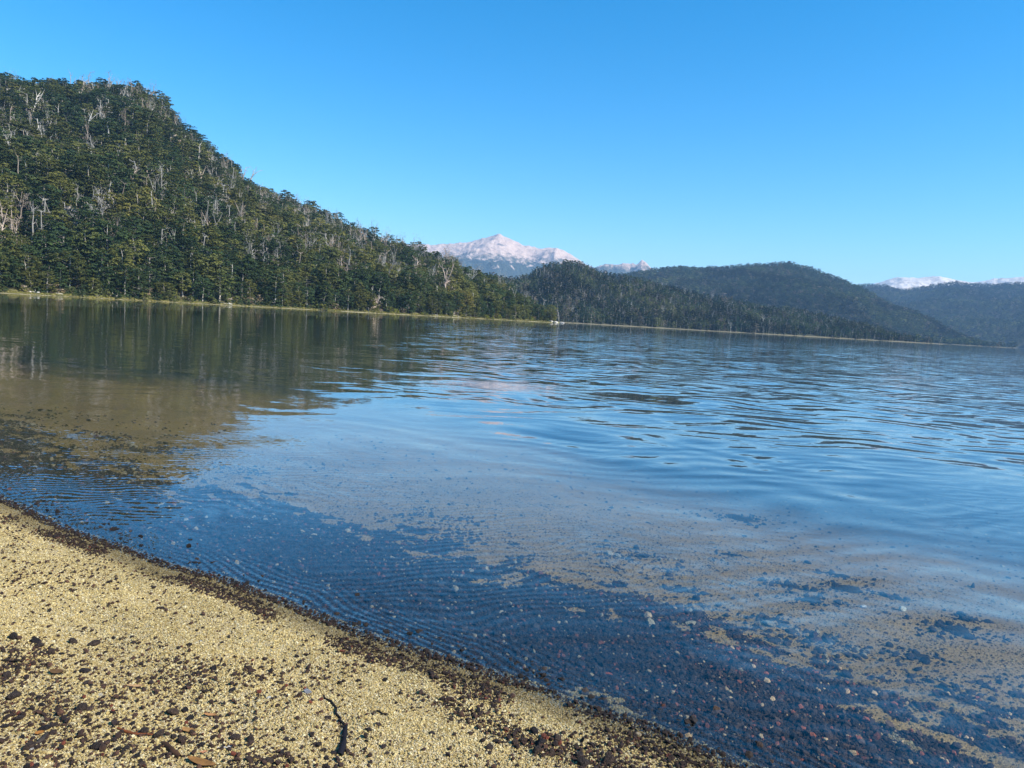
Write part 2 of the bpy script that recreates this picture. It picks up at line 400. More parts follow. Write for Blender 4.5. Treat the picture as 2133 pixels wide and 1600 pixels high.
lx = graded(-9000, 9000, -8, 8, 0.25, 1.15); ly = graded(-25, 9500, 0, 16, 0.25, 1.15)
LX, LY = np.meshgrid(lx, ly)
me = grid_mesh('lake', LX, LY, np.zeros_like(LX), [M_water])
set_attr(me, 'shore', np.clip(shore_dist(LX, LY), -2, 500))
lake = structure(put('lake', me)); lake['label'] = 'clear rippled lake mirroring the wooded hill and the blue sky'

m_deep_dim, nb, out = material('deep_bed_dim')
pos = nb.n('ShaderNodeNewGeometry').outputs['Position']
principled(nb, out, nb.mix(nb.noise(pos, 0.02, 4), (0.02, 0.024, 0.015), (0.035, 0.036, 0.02)), 0.95)  # dark bed colour stands in for light lost through deep water
me = mesh_from('lake_bed', [(-12000, -400, -5.5), (12000, -400, -5.5), (12000, 12000, -5.5), (-12000, 12000, -5.5)], np.array([[0, 1, 2, 3]]), [m_deep_dim])
bed = structure(put('lake_bed', me)); bed['label'] = 'deep lake bed painted dark for the light lost in the water'

# ------------------------------------------------------------------ hills
class Hill:
    def __init__(s, ridge_px, shore, ridge_r, tree_h, seed, amp, nscale, p=0.9, bank=8.0, back=0.35, detail=True):
        a = np.array([polar(*q) for q in ridge_px]); k = np.argsort(a[:, 0])
        s.rphi, s.rtan = a[k, 0], a[k, 1]
        s.shore, s.ridge_r, s.th, s.seed, s.amp, s.ns, s.p, s.bank, s.back = shore, ridge_r, tree_h, seed, amp, nscale, p, bank, back
    def rs(s, phi): return np.interp(phi, s.shore[0], s.shore[1])
    def rr(s, phi): return np.interp(phi, s.ridge_r[0], s.ridge_r[1])
    def zr(s, phi): return np.maximum(CAM_H + s.rr(phi) * np.interp(phi, s.rphi, s.rtan) - s.th, -3.0)
    def z(s, x, y):
        x = np.asarray(x, float); y = np.asarray(y, float)
        phi = np.arctan2(x, y); r = np.hypot(x, y)
        rs, rr, zr = s.rs(phi), s.rr(phi), s.zr(phi)
        rs = rs + (fbm(x / 35.0, y / 35.0, 3, s.seed + 50) - 0.5) * 10.0 * rs / 400.0
        dr = r - rs
        bk = np.clip(dr * 0.13, -4.0, 1.3)
        t = (dr - s.bank) / np.maximum(rr - rs - s.bank, 20.0)
        tc = np.clip(t, 0, 1)
        n = (fbm(x / s.ns, y / s.ns, 5, s.seed) - 0.5) * 2 + (ridged(x / (s.ns * 1.7), y / (s.ns * 1.7), 4, s.seed + 9) - 0.45) * 0.9
        h = bk + np.maximum(zr - 1.0, -5.0) * tc ** s.p + n * s.amp * np.sqrt(np.clip(4 * tc * (1.02 - tc), 0, 1)) * np.clip(zr / 60.0, 0.05, 1)
        return np.maximum(np.where(t > 1, h - (r - rr) * s.back, h), -6.0)
    def hit(s, px, py):
        d = ray(px, py); r = np.linspace(s.rs(math.atan2(d[0], d[1])) - 12, s.rr(math.atan2(d[0], d[1])) * 1.15, 3000)
        hy = math.hypot(d[0], d[1])
        x, y, zz = d[0] / hy * r, d[1] / hy * r, CAM_H + d[2] / hy * r
        k = np.nonzero(s.z(x, y) > zz)[0]
        i = k[0] if len(k) else int(np.argmin(np.abs(s.z(x, y) - zz)))
        return x[i], y[i], float(s.z(x[i], y[i]))
    def mesh(s, name, mat, phi0, phi1, nphi, nr, inner=25.0, outer=0.45):
        ph = np.linspace(math.radians(phi0), math.radians(phi1), nphi)
        t = np.concatenate([np.linspace(0, 0.06, nr // 5, endpoint=False), np.linspace(0.06, 1 + outer, nr - nr // 5)])
        PH, T = np.meshgrid(ph, t)
        r0, r1 = s.rs(PH) - inner, s.rr(PH)
        Rr = r0 + (r1 - r0) * T
        Xg, Yg = np.sin(PH) * Rr, np.cos(PH) * Rr
        me = grid_mesh(name, Xg, Yg, s.z(Xg, Yg), [mat])
        return structure(put(name, me))

def D(*a): return np.radians(np.array(a, float))
# near shore line as a straight run from far left to the point
def line_r(phis, p1, p2):
    out = []
    for p in phis:
        u = np.array([math.sin(p), math.cos(p)]); e = np.array(p2) - np.array(p1)
        A = np.array([u, -e]).T; t = np.linalg.solve(A, np.array(p1)); out.append(t[0])
    return np.array(out)
ph_n = D(-62, -50, -42, -34.8, -28, -20, -12, -5, 0, 2.8, 3.4)
near_r = line_r(ph_n, (-199, 288), (31, 640))
near_r[-1] += 20
near = Hill([(-600, 60), (-300, 100), (-120, 135), (0, 166), (100, 172), (240, 174), (300, 184), (340, 214), (390, 270), (480, 342), (530, 382), (620, 418), (680, 446), (740, 478), (860, 512), (950, 548), (1030, 584), (1080, 614), (1130, 640), (1152, 664), (1180, 690)],
            (ph_n, near_r), (D(-62, -34.8, -20, -8, 0, 2.8, 3.4), np.array([760, 800, 790, 760, 720, 672, 690])), 13.0, 3, 9.0, 70.0, 0.92)
hill2 = Hill([(820, 620), (960, 580), (1010, 574), (1080, 578), (1150, 548), (1210, 548), (1280, 570), (1350, 585), (1450, 605), (1560, 630), (1700, 655), (1800, 675), (1880, 702), (1930, 716)],
             (D(-8, 3, 12, 20, 27.5, 30), np.array([980, 1050, 1180, 1330, 1500, 1600])), (D(-8, 3, 12, 20, 27.5, 30), np.array([1350, 1400, 1550, 1700, 1640, 1650])), 12.0, 13, 20.0, 100.0, 0.85)
hill3 = Hill([(1150, 600), (1330, 568), (1400, 562), (1500, 555), (1560, 549), (1640, 548), (1680, 552), (1720, 566), (1780, 592), (1830, 614), (1900, 648), (1980, 690), (2040, 712), (2080, 724)],
             (D(0, 10, 22, 30, 33, 34), np.array([2100, 2150, 2250, 2350, 2450, 2500])), (D(0, 10, 22, 30, 33, 34), np.array([2900, 3000, 3100, 2950, 2700, 2600])), 10.0, 23, 46.0, 210.0, 0.85)
hill4 = Hill([(1650, 600), (1760, 596), (1810, 594), (1850, 600), (1885, 607), (1920, 599), (1990, 588), (2060, 590), (2133, 592), (2300, 570), (2600, 520)],
             (D(15, 26, 34.5, 50), np.array([3400, 3500, 3500, 3000])), (D(15, 26, 34.5, 50), np.array([5000, 5200, 5200, 4800])), 8.0, 33, 85.0, 380.0, 0.85)
structure(near.mesh('hill', M_hill_near, -60, 3.4, 420, 150))['label'] = 'steep wooded hill rising from the far bank of the lake'
structure(hill2.mesh('hill', M_hill_far, -8, 30, 260, 90))['label'] = 'dark wooded knoll behind the tip of the near hill'
structure(hill3.mesh('hill', M_hill_far, 0, 34, 220, 80))['label'] = 'broad blue forested hill behind the wooded knoll'
structure(hill4.mesh('hill', M_hill_far, 15, 50, 200, 80))['label'] = 'far blue forested ridge meeting the lake in the distance'

def mountain(name, px, r0, r1, mat, phi0, phi1, seed, label, nphi=420, nr=170, rough=1.0):
    a = np.array([polar(*q) for q in px]); k = np.argsort(a[:, 0])
    ph = np.linspace(math.radians(phi0), math.radians(phi1), nphi); T = np.linspace(0, 1.25, nr)
    PH, TT = np.meshgrid(ph, T)
    Rr = r0 + (r1 - r0) * TT; X, Y = np.sin(PH) * Rr, np.cos(PH) * Rr
    zr = CAM_H + r1 * np.interp(PH, a[k, 0], a[k, 1])
    tc = np.clip(TT, 0, 1)
    n = ridged(X / 900, Y / 900, 6, seed, 0.6) - 0.5
    n2 = fbm(X / 220, Y / 220, 4, seed + 4) - 0.5
    env = np.sqrt(np.clip(4 * tc * (1.03 - tc), 0, 1))
    Z = zr * tc ** 1.15 + (n * 260 + n2 * 70) * env * rough + (vnoise(PH * 260, TT * 30, seed + 7) - 0.5) * 9
    Z = np.maximum(np.where(TT > 1, Z - (TT - 1) * 1800, Z) - 5, -6.0)
    o = structure(put(name, grid_mesh(name, X, Y, Z, [mat]))); o['label'] = label; return o
mountain('mountain', [(600, 560), (760, 530), (840, 508), (900, 507), (960, 501), (1000, 493), (1018, 490), (1040, 487), (1062, 494), (1075, 503), (1092, 513), (1120, 517), (1142, 515), (1160, 515), (1185, 526), (1215, 545), (1240, 553), (1270, 552), (1290, 551), (1315, 552), (1325, 549), (1338, 540), (1346, 544), (1356, 554), (1368, 561), (1400, 575), (1500, 640)],
         5200, 8000, mountain_material('mountain_rock', 540, 660), -18, 18, 5, 'pale rocky peak with snowy scree above a blue tree line')
mountain('mountain', [(1700, 640), (1790, 598), (1812, 592), (1850, 581), (1880, 578), (1930, 580), (1960, 579), (1985, 583), (2020, 589), (2050, 585), (2080, 579), (2133, 576), (2250, 566), (2500, 560)],
         6000, 9000, mountain_material('mountain_snow', 440, 530, (0.50, 0.44, 0.385), (0.72, 0.66, 0.60)), 18, 48, 15, 'flat topped snowy mountain seen over the far forested ridge', rough=0.7)
# ------------------------------------------------------------------ trees
ORD = ['', 'first', 'second', 'third', 'fourth', 'fifth', 'sixth', 'seventh', 'eighth', 'ninth', 'tenth', 'eleventh', 'twelfth', 'thirteenth', 'fourteenth', 'fifteenth', 'sixteenth', 'seventeenth', 'eighteenth', 'nineteenth', 'twentieth']
TENS = {20: ('twenty', 'twentieth'), 30: ('thirty', 'thirtieth'), 40: ('forty', 'fortieth'), 50: ('fifty', 'fiftieth'), 60: ('sixty', 'sixtieth'), 70: ('seventy', 'seventieth'), 80: ('eighty', 'eightieth'), 90: ('ninety', 'ninetieth')}
def ordinal(n):
    if n <= 20: return ORD[n]
    if n > 99: return 'hundred-and-' + ordinal(n - 100) if n > 100 else 'hundredth'
    t = n // 10 * 10
    return TENS[t][1] if n % 10 == 0 else TENS[t][0] + '-' + ORD[n % 10]

def quads(C, N, S, asp, r):
    """random leaf sprays: centres C, normals N, sizes S"""
    n = len(C)
    N = N / np.maximum(np.linalg.norm(N, axis=1, keepdims=True), 1e-6)
    A = r.normal(size=(n, 3)); U = np.cross(N, A); U /= np.maximum(np.linalg.norm(U, axis=1, keepdims=True), 1e-6)
    W = np.cross(N, U); S = S[:, None]; a = asp
    V = np.stack([C - U * S, C + W * S * a * 0.8 - N * S * 0.15, C + U * S + N * S * 0.1, C - W * S * a - N * S * 0.1], 1).reshape(-1, 3)
    return V, np.arange(4 * n).reshape(n, 4)
def tube(path, radii, k=5):
    """tapered tube through path points; returns V, quads"""
    P = np.asarray(path, float); V, Q = [], []
    for i, p in enumerate(P):
        t = P[min(i + 1, len(P) - 1)] - P[max(i - 1, 0)]; t = t / (np.linalg.norm(t) + 1e-9)
        a = np.cross(t, (1, 0, 0) if abs(t[0]) < 0.9 else (0, 1, 0)); a /= np.linalg.norm(a); b = np.cross(t, a)
        for j in range(k):
            th = 2 * math.pi * j / k; V.append(p + radii[i] * (a * math.cos(th) + b * math.sin(th)))
    for i in range(len(P) - 1):
        for j in range(k): Q.append((i * k + j, i * k + (j + 1) % k, (i + 1) * k + (j + 1) % k, (i + 1) * k + j))
    return np.array(V), np.array(Q, int)
def join(parts):
    V, Q, o = [], [], 0
    for v, q in parts: V.append(v); Q.append(q + o); o += len(v)
    return np.concatenate(V), np.concatenate(Q)

def crown_geo(seed, h, rad, nclump, per, q, base=0.2, style='broad', flat=0.58):
    r = np.random.default_rng(seed); VV, QQ, o = [], [], 0; limbs = []
    lean = r.normal(size=2) * 0.03 * h
    for c in range(nclump):
        u = (c + r.uniform(0, 1)) / nclump
        z = h * (base + (0.97 - base) * u)
        if style == 'broad': R = rad * (0.55 + 0.45 * math.sin(math.pi * min(1, 0.15 + 0.70 * u)))
        elif style == 'narrow': R = rad * (1.05 - 0.85 * u ** 1.3)
        else: R = rad * (0.9 - 0.3 * u)
        az = c * 2.4 + r.uniform(-0.6, 0.6); rr = R * math.sqrt(r.uniform(0.08, 1.0)) * (0.9 if u < 0.92 else 0.6)
        cx, cy = math.cos(az) * rr + lean[0] * u, math.sin(az) * rr + lean[1] * u
        a = rad * r.uniform(0.20, 0.42) * (1.0 if u < 0.85 else 0.75)
        d = r.normal(size=(per, 3)); d /= np.linalg.norm(d, axis=1, keepdims=True); d *= r.uniform(0.35, 1.0, (per, 1)) ** 0.5
        d[:, 2] = np.where(d[:, 2] < -0.25, -d[:, 2] * 0.6, d[:, 2])
        Cc = np.array([cx, cy, z]) + d * np.array([a, a, a * flat])
        Nn = d * 0.8 + np.array([0, 0, 0.55]) + r.normal(size=(per, 3)) * 0.45
        v, f = quads(Cc, Nn, q * r.uniform(0.55, 1.25, per), r.uniform(0.45, 0.8), r)
        VV.append(v); QQ.append(f + o); o += len(v)
        limbs.append((cx, cy, z - a * 0.2, u))
    return np.concatenate(VV), np.concatenate(QQ), limbs, lean
def trunk_geo(seed, h, r0, limbs, lean, k=6, nl=9):
    r = np.random.default_rng(seed + 900); parts = []
    n = 7; zs = np.linspace(-1.5, h * 0.93, n)
    path = np.stack([lean[0] * np.clip(zs / h, 0, 1) + r.normal(size=n) * 0.012 * h, lean[1] * np.clip(zs / h, 0, 1) + r.normal(size=n) * 0.012 * h, zs], 1); path[0, :2] = path[1, :2] = 0
    parts.append(tube(path, r0 * (1.15 - 1.05 * np.linspace(0, 1, n) ** 0.9), k))
    for (x, y, z, u) in [limbs[i] for i in sorted(r.choice(len(limbs), min(nl, len(limbs)), replace=False))]:
        zb = max(h * 0.12, z - h * r.uniform(0.06, 0.16)); f = zb / h
        b = np.array([np.interp(zb, zs, path[:, 0]), np.interp(zb, zs, path[:, 1]), zb])
        e = np.array([x, y, z]); mid = b * 0.45 + e * 0.55 + np.array([0, 0, -0.02 * h])
        rr = r0 * (0.42 - 0.3 * f)
        parts.append(tube([b, mid, e], [rr, rr * 0.65, rr * 0.2], 4))
    return join(parts)
def snag_geo(seed, h, r0, nb_=5, fork=False, twigs=0, lean=0.06, spread=0.5):
    """bare dead tree: trunk with broken top, forks and crooked limbs, optional fine twigs"""
    r = np.random.default_rng(seed + 4000); parts = []
    n = 7; zs = np.linspace(-1.5, h * (0.95 if not fork else 0.62), n); la = r.uniform(0, 6.28)
    off = lean * h * (np.linspace(0, 1, n) ** 1.3)
    path = np.stack([math.cos(la) * off + r.normal(size=n) * 0.012 * h, math.sin(la) * off * 0.6 + r.normal(size=n) * 0.01 * h, zs], 1); path[:2, :2] = 0
    rad = r0 * (1.1 - (0.75 if not fork else 0.5) * np.linspace(0, 1, n)); parts.append(tube(path, rad, 6)); ends = []
    def limb(b, d, L, rr, lev):
        m = 4; pts = [b]; p = np.array(b); dd = np.array(d)
        for i in range(m):
            dd = dd + r.normal(size=3) * 0.16 + np.array([0, 0, 0.10]); dd /= np.linalg.norm(dd); p = p + dd * L / m; pts.append(p.copy())
        parts.append(tube(pts, rr * np.linspace(1, 0.22, m + 1), 4)); ends.append((pts[-1], dd, L))
        if lev > 0:
            for _ in range(r.integers(1, 4)):
                i = r.integers(1, m); d2 = dd + r.normal(size=3) * 0.7; d2[2] = abs(d2[2]) * 0.8 + 0.15; d2 /= np.linalg.norm(d2)
                limb(pts[i], d2, L * r.uniform(0.35, 0.6), rr * 0.5, lev - 1)
    top = path[-1]
    if fork:
        for s in range(r.integers(2, 4)):
            a = r.uniform(0, 6.28); d = np.array([math.cos(a) * spread * 1.3, math.sin(a) * spread, 1.0]); d /= np.linalg.norm(d)
            limb(top, d, h * r.uniform(0.35, 0.5), r0 * 0.55, 1)
    for b in range(nb_):
        f = r.uniform(0.35, 0.97); zz = f * zs[-1]
        bp = np.array([np.interp(zz, zs, path[:, 0]), np.interp(zz, zs, path[:, 1]), zz]); a = b * 2.4 + r.uniform(-.5, .5)
        d = np.array([math.cos(a), math.sin(a), r.uniform(0.2, 1.1)]); d /= np.linalg.norm(d)
        limb(bp, d, h * r.uniform(0.12, 0.3) * (1.15 - f * 0.6), r0 * 0.34, 1)
    V, Q = join(parts)
    tw = None
    if twigs:
        C, Nn, S = [], [], []
        for (p, d, L) in ends:
            for _ in range(twigs):
                C.append(p + r.normal(size=3) * L * 0.28); Nn.append(r.normal(size=3)); S.append(r.uniform(0.5, 1.1))
        tw = quads(np.array(C), np.array(Nn), np.array(S), 0.09, r)
    return V, Q, tw

# prototypes shared by every copy -------------------------------------------------
TREE = []                     # (crown mesh, trunk mesh, height, words)
SPEC = [('broad', 17, 5.8, 34, 36, 'broad'), ('broad', 15, 5.4, 30, 36, 'round topped'), ('broad', 19, 6.0, 36, 36, 'layered'), ('broad', 15, 4.6, 28, 34, 'compact'), ('broad', 18, 5.0, 30, 34, 'slender'), ('broad', 13, 6.0, 30, 36, 'spreading'), ('narrow', 17, 5.4, 34, 34, 'conical'), ('broad', 16, 4.8, 28, 36, 'ragged')]
PROTO_NEAR = bpy.data.collections.new('near_tree_models'); PROTO_FAR = bpy.data.collections.new('far_tree_models'); PROTO_CLUMP = bpy.data.collections.new('distant_tree_models')
for i, (st, h, rd, ncl, per, word) in enumerate(SPEC):
    cv, cq, limbs, lean = crown_geo(i + 1, h, rd, int(ncl * 1.3), int(per * 1.25), 0.46, (0.26 if i % 3 == 0 else 0.14) if st == 'broad' else 0.10, st)
    tv, tq = trunk_geo(i + 1, h, 0.36, limbs, lean)
    TREE.append((mesh_from('crown', cv, cq, [M_leaf_o]), mesh_from('trunk', tv, tq, [M_bark], True), h, word))
    V, Q = join([(cv, cq), (tv, tq)])
    me = mesh_from('tree', V, Q, [M_leaf_i, M_bark], False, np.r_[np.zeros(len(cq)), np.ones(len(tq))])
    PROTO_NEAR.objects.link(bpy.data.objects.new('tree_%02d' % i, me))
for i in range(6):
    cv, cq, limbs, lean = crown_geo(40 + i, 18, 5.0 if i % 3 else 3.8, 14, 16, 1.15, 0.12, 'broad' if i % 3 else 'narrow', 0.45)
    tv, tq = trunk_geo(40 + i, 18, 0.34, limbs, lean, 4, 2)
    V, Q = join([(cv, cq), (tv, tq)])
    PROTO_FAR.objects.link(bpy.data.objects.new('tree_%02d' % i, mesh_from('tree', V, Q, [M_leaf_i, M_bark], False, np.r_[np.zeros(len(cq)), np.ones(len(tq))])))
for i in range(5):
    cv, cq, limbs, lean = crown_geo(60 + i, 17, 5.6, 9, 9, 2.0, 0.1, 'broad', 0.55)
    PROTO_CLUMP.objects.link(bpy.data.objects.new('tree_%02d' % i, mesh_from('tree', cv, cq, [M_leaf_i])))

def scatter(name, pts, pick, rot, scl, col, coll, label):
    """uncountable stuff: points carrying instanced models"""
    me = bpy.data.meshes.new(name); n = len(pts)
    me.vertices.add(n); me.vertices.foreach_set('co', np.asarray(pts, np.float32).ravel()); me.update()
    set_attr(me, 'pick', pick, 'INT'); set_attr(me, 'rot', rot, 'FLOAT_VECTOR'); set_attr(me, 'scl', scl, 'FLOAT_VECTOR'); set_attr(me, 'col', col, 'FLOAT_VECTOR')
    o = put(name, me)
    g = bpy.data.node_groups.new(name + '_scatter', 'GeometryNodeTree')
    g.interface.new_socket('Geometry', in_out='INPUT', socket_type='NodeSocketGeometry'); g.interface.new_socket('Geometry', in_out='OUTPUT', socket_type='NodeSocketGeometry')
    N, L = g.nodes, g.links
    gi, go, ip, ci = N.new('NodeGroupInput'), N.new('NodeGroupOutput'), N.new('GeometryNodeInstanceOnPoints'), N.new('GeometryNodeCollectionInfo')
    ci.inputs['Collection'].default_value = coll; ci.inputs['Separate Children'].default_value = True; ci.inputs['Reset Children'].default_value = True
    def at(nm, dt):
        a = N.new('GeometryNodeInputNamedAttribute'); a.data_type = dt; a.inputs['Name'].default_value = nm; return a.outputs['Attribute']
    L.new(gi.outputs[0], ip.inputs['Points']); L.new(ci.outputs[0], ip.inputs['Instance']); ip.inputs['Pick Instance'].default_value = True
    L.new(at('pick', 'INT'), ip.inputs['Instance Index']); L.new(at('rot', 'FLOAT_VECTOR'), ip.inputs['Rotation']); L.new(at('scl', 'FLOAT_VECTOR'), ip.inputs['Scale'])
    L.new(ip.outputs[0], go.inputs[0])
    md = o.modifiers.new('scatter', 'NODES'); md.node_group = g
    return stuff(o, label)

def hill_points(hill, x0, x1, y0, y1, step, dr_min, tmax, phi_max=None, seed=1):
    r = np.random.default_rng(seed)
    X, Y = np.meshgrid(np.arange(x0, x1, step), np.arange(y0, y1, step))
    X = X + r.uniform(-.48, .48, X.shape) * step; Y = Y + r.uniform(-.48, .48, Y.shape) * step
    X, Y = X.ravel(), Y.ravel(); phi = np.arctan2(X, Y); rr = np.hypot(X, Y)
    rs = hill.rs(phi) + (fbm(X / 35.0, Y / 35.0, 3, hill.seed + 50) - 0.5) * 10.0 * hill.rs(phi) / 400.0
    dr = rr - rs; t = dr / (hill.rr(phi) - rs)
    ok = (dr > dr_min) & (t < tmax) & (phi > hill.shore[0][0]) & (phi < (phi_max if phi_max is not None else hill.shore[0][-1]))
    X, Y, dr, t = X[ok], Y[ok], dr[ok], t[ok]
    Z = hill.z(X, Y); k = Z > 0.55
    return X[k], Y[k], Z[k], dr[k], t[k]
def green(n, X, Y, s, r, br=1.0):
    """foliage colours: dark evergreen, olive and a few yellow-greens, in drifts"""
    f = fbm(X / s, Y / s, 3, 91) * 0.5 + r.uniform(0, 1, n) * 0.5
    a, b, c = np.array([0.034, 0.056, 0.028]), np.array([0.088, 0.098, 0.036]), np.array([0.17, 0.16, 0.052])
    m1, m2 = sstep(0.36, 0.62, f)[:, None], sstep(0.66, 0.84, f)[:, None]
    return ((a * (1 - m1) + b * m1) * (1 - m2) + c * m2) * r.uniform(0.72, 1.35, (n, 1))
r = np.random.default_rng(5)

# features of the near bank that other labels lean on (pixel of the foot, on the hill surface)
def foot(px, py, hill=near):
    x, y, z = hill.hit(px, py); return Vector((x, y, z))
BUSH = foot(775, 641); FORK = foot(925, 640); POINT = foot(1150, 668); LOG = foot(225, 618); ROCKS = [foot(128, 462), foot(352, 305)]
LAND = [('the log at the photo edge', foot(40, 609)), ('the upright shore trunk', foot(475, 616)), ('the log before the dry bush', foot(640, 643)), ('the pale driftwood log', LOG), ('the pale dry bush', BUSH), ('the forked pinkish dead tree', FORK), ('the pale boulders at the point', POINT)]

X, Y, Z, dr, t = hill_points(near, -520, 60, 140, 900, 5.8, 2.6, 1.06, math.radians(3.1), 2)
keep = np.ones(len(X), bool)
for q in ROCKS:
    az = math.atan2(q.x, q.y); w = 11.0
    lat = np.abs(X * math.cos(az) - Y * math.sin(az) - (q.x * math.cos(az) - q.y * math.sin(az))); dep = (X - q.x) * math.sin(az) + (Y - q.y) * math.cos(az)
    keep &= ~((lat < w * 0.7) & (dep < 3) & (dep > -15))
keep &= ~((np.hypot(X - BUSH.x, Y - BUSH.y) < 7)) & ~((np.hypot(X - FORK.x, Y - FORK.y) < 5))
phi = np.arctan2(X, Y); keep &= (phi > math.radians(-47))
X, Y, Z, dr, t = [v[keep] for v in (X, Y, Z, dr, t)]
n = len(X); pick = r.integers(0, len(SPEC), n)
size = np.clip(r.normal(0.84, 0.26, n), 0.38, 1.4) * (0.82 + 0.18 * sstep(0, 25, dr)) * (1 - 0.18 * sstep(0.6, 1.0, t)); 
shr = np.sqrt(np.clip(near.zr(np.arctan2(X, Y)) / 45.0, 0, 1)); size *= 0.72 + 0.28 * shr
rz = r.uniform(0, 6.28, n); col = green(n, X, Y, 70.0, r)
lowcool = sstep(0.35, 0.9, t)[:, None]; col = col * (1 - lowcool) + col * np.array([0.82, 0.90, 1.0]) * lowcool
# the trees that show largest: front rows along the water
front = np.argsort(dr + r.uniform(0, 3, n) + 200 * (np.degrees(np.arctan2(X, Y)) < -37.0))[:290]
isf = np.zeros(n, bool); isf[front] = True
bare_pick = (~isf) & (r.uniform(0, 1, n) < 0.10 + (0.26 + 0.2 * sstep(0.5, 0.9, t)) * sstep(0.42, 0.62, fbm(X / 45.0, Y / 45.0, 3, 66)) * (1 - 0.75 * sstep(0.84, 0.95, t)))          # leafless or dead ones
forest = (~isf) & (~bare_pick)
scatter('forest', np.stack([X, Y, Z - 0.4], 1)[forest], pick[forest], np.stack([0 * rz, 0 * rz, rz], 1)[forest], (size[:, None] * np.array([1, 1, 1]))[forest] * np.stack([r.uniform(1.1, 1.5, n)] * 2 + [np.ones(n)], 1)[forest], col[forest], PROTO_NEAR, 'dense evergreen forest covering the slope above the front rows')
def tone(c):
    if c[1] > 0.108: return 'yellow green'
    if c[0] > 0.060: return 'olive green'
    return 'dark green'
rank = {}
order = sorted(front, key=lambda i: dr[i])
for i in order:
    p = Vector((X[i], Y[i], 0)); nm, q = min(LAND, key=lambda l: (l[1].xy - p.xy).length)
    rank.setdefault(nm, []).append(i)
for nm, q in LAND:
    L = sorted(rank.get(nm, []), key=lambda i: (q.xy - Vector((X[i], Y[i]))).length)
    for j, i in enumerate(L):
        cm, tm, h, word = TREE[pick[i]]
        root = put('evergreen_tree', None, loc=(X[i], Y[i], Z[i] - 0.3), rot=(0, 0, rz[i]), scl=(size[i] * 1.22, size[i] * 1.22, size[i]))
        tag(root, f'{word} {tone(col[i])} evergreen tree, {ordinal(j + 1)} nearest to {nm}', 'tree', 'evergreen trees along the far bank')
        c = put('crown', cm, root); c.color = (*col[i], 1)
        put('trunk', tm, root)

# dead and leafless trees --------------------------------------------------------
SNAG = []; PROTO_SNAG = bpy.data.collections.new('dead_tree_models')
for i in range(8):
    fork = i in (1, 3, 6); tw = 5 if i in (2, 5, 6, 7) else 0
    V, Q, twg = snag_geo(i, 17, 0.42, 3 + i % 4 * 2, fork, tw, 0.05 + 0.03 * (i % 3), 0.5)
    tmesh = mesh_from('trunk', V, Q, [M_dead_o], True)
    wmesh = mesh_from('twigs', twg[0], twg[1], [M_dead_o]) if twg else None
    SNAG.append((tmesh, wmesh, fork))
    if twg: V2, Q2 = join([(V, Q), twg])
    else: V2, Q2 = V, Q
    PROTO_SNAG.objects.link(bpy.data.objects.new('snag_%02d' % i, mesh_from('snag', V2, Q2, [M_dead_i])))
def snag(px, py, hpx, kind, tilt, colr, label, hill=near, wide=1.0):
    q = foot(px, py, hill); dist = math.hypot(q.x, q.y); h = hpx / F_PX * dist
    s = h / 17.0
    root = put('dead_tree', None, loc=q, rot=(0, math.radians(tilt), r.uniform(-0.4, 0.4)), scl=(s * 1.15 * wide, s * 1.15 * wide, s))
    tag(root, label, 'tree', 'bare dead trees on the wooded hill')
    tr = put('trunk', SNAG[kind][0], root); tr.color = (*colr, 1)
    if SNAG[kind][1]:
        tw = put('twigs', SNAG[kind][1], root); tw.color = (colr[0] * .8, colr[1] * .78, colr[2] * .74, 1); tw['kind'] = 'stuff'
WH, GR, PK = (0.56, 0.53, 0.48), (0.36, 0.34, 0.305), (0.46, 0.36, 0.30)
snag(66, 262, 64, 1, 2, WH, 'white forked dead tree high on the hill near its top')
snag(80, 300, 44, 4, -3, WH, 'short white dead trunk just below the white forked tree')
snag(120, 268, 40, 0, 4, GR, 'thin grey dead tree standing between two white snags near the hilltop')
snag(178, 300, 62, 3, 3, WH, 'many-stemmed pale dead tree in the middle of the upper slope')
snag(226, 322, 52, 4, 0, WH, 'straight white bare trunk against a dark gap in the forest')
snag(20, 345, 48, 0, -2, GR, 'grey dead trunk halfway up the hill at the edge of the photo')
snag(80, 392, 46, 6, 5, WH, 'low white dead tree with many spreading branches')
snag(150, 395, 38, 2, -4, GR, 'small grey twiggy dead tree beside the spreading white one')
snag(243, 225, 46, 1, 6, GR, 'grey forked snag close to the ridge line')
snag(165, 236, 38, 4, 3, GR, 'short grey snag just under the ridge among dark crowns')
snag(410, 362, 58, 0, 8, GR, 'tall thin leaning dead tree below the steep shoulder')
snag(515, 398, 52, 3, 10, GR, 'forked grey dead tree leaning on the skyline slope')
snag(455, 445, 58, 5, 4, GR, 'twiggy grey dead tree below the leaning skyline snag')
snag(438, 400, 42, 6, 6, GR, 'branchy grey snag under the forked skyline tree')
snag(348, 412, 40, 2, 0, PK, 'brownish leafless tree in the middle of the slope')
snag(375, 455, 36, 4, -8, WH, 'short white trunk in mid slope above the orange shrub')
snag(606, 535, 50, 7, 14, GR, 'fan-shaped bare tree leaning over the middle forest')
snag(575, 510, 44, 5, 2, GR, 'bare grey tree just beside the fan-shaped leaning one')
snag(690, 545, 48, 0, 4, GR, 'slim grey dead tree above the pale dry bush')
snag(800, 575, 46, 5, -2, PK, 'brownish bare tree on the lower ridge')
snag(866, 600, 62, 7, 6, PK, 'pinkish bare tree with drooping twigs near the forked one')
snag(925, 640, 84, 6, 8, PK, 'large forked pinkish dead tree standing above the shore')
snag(905, 641, 48, 4, 3, WH, 'straight pale dead trunk beside the large forked tree')
snag(948, 652, 42, 4, -2, WH, 'pale shoreline trunk, nearest the large forked tree')
snag(957, 654, 34, 0, 2, WH, 'short pale shoreline trunk, middle one of three')
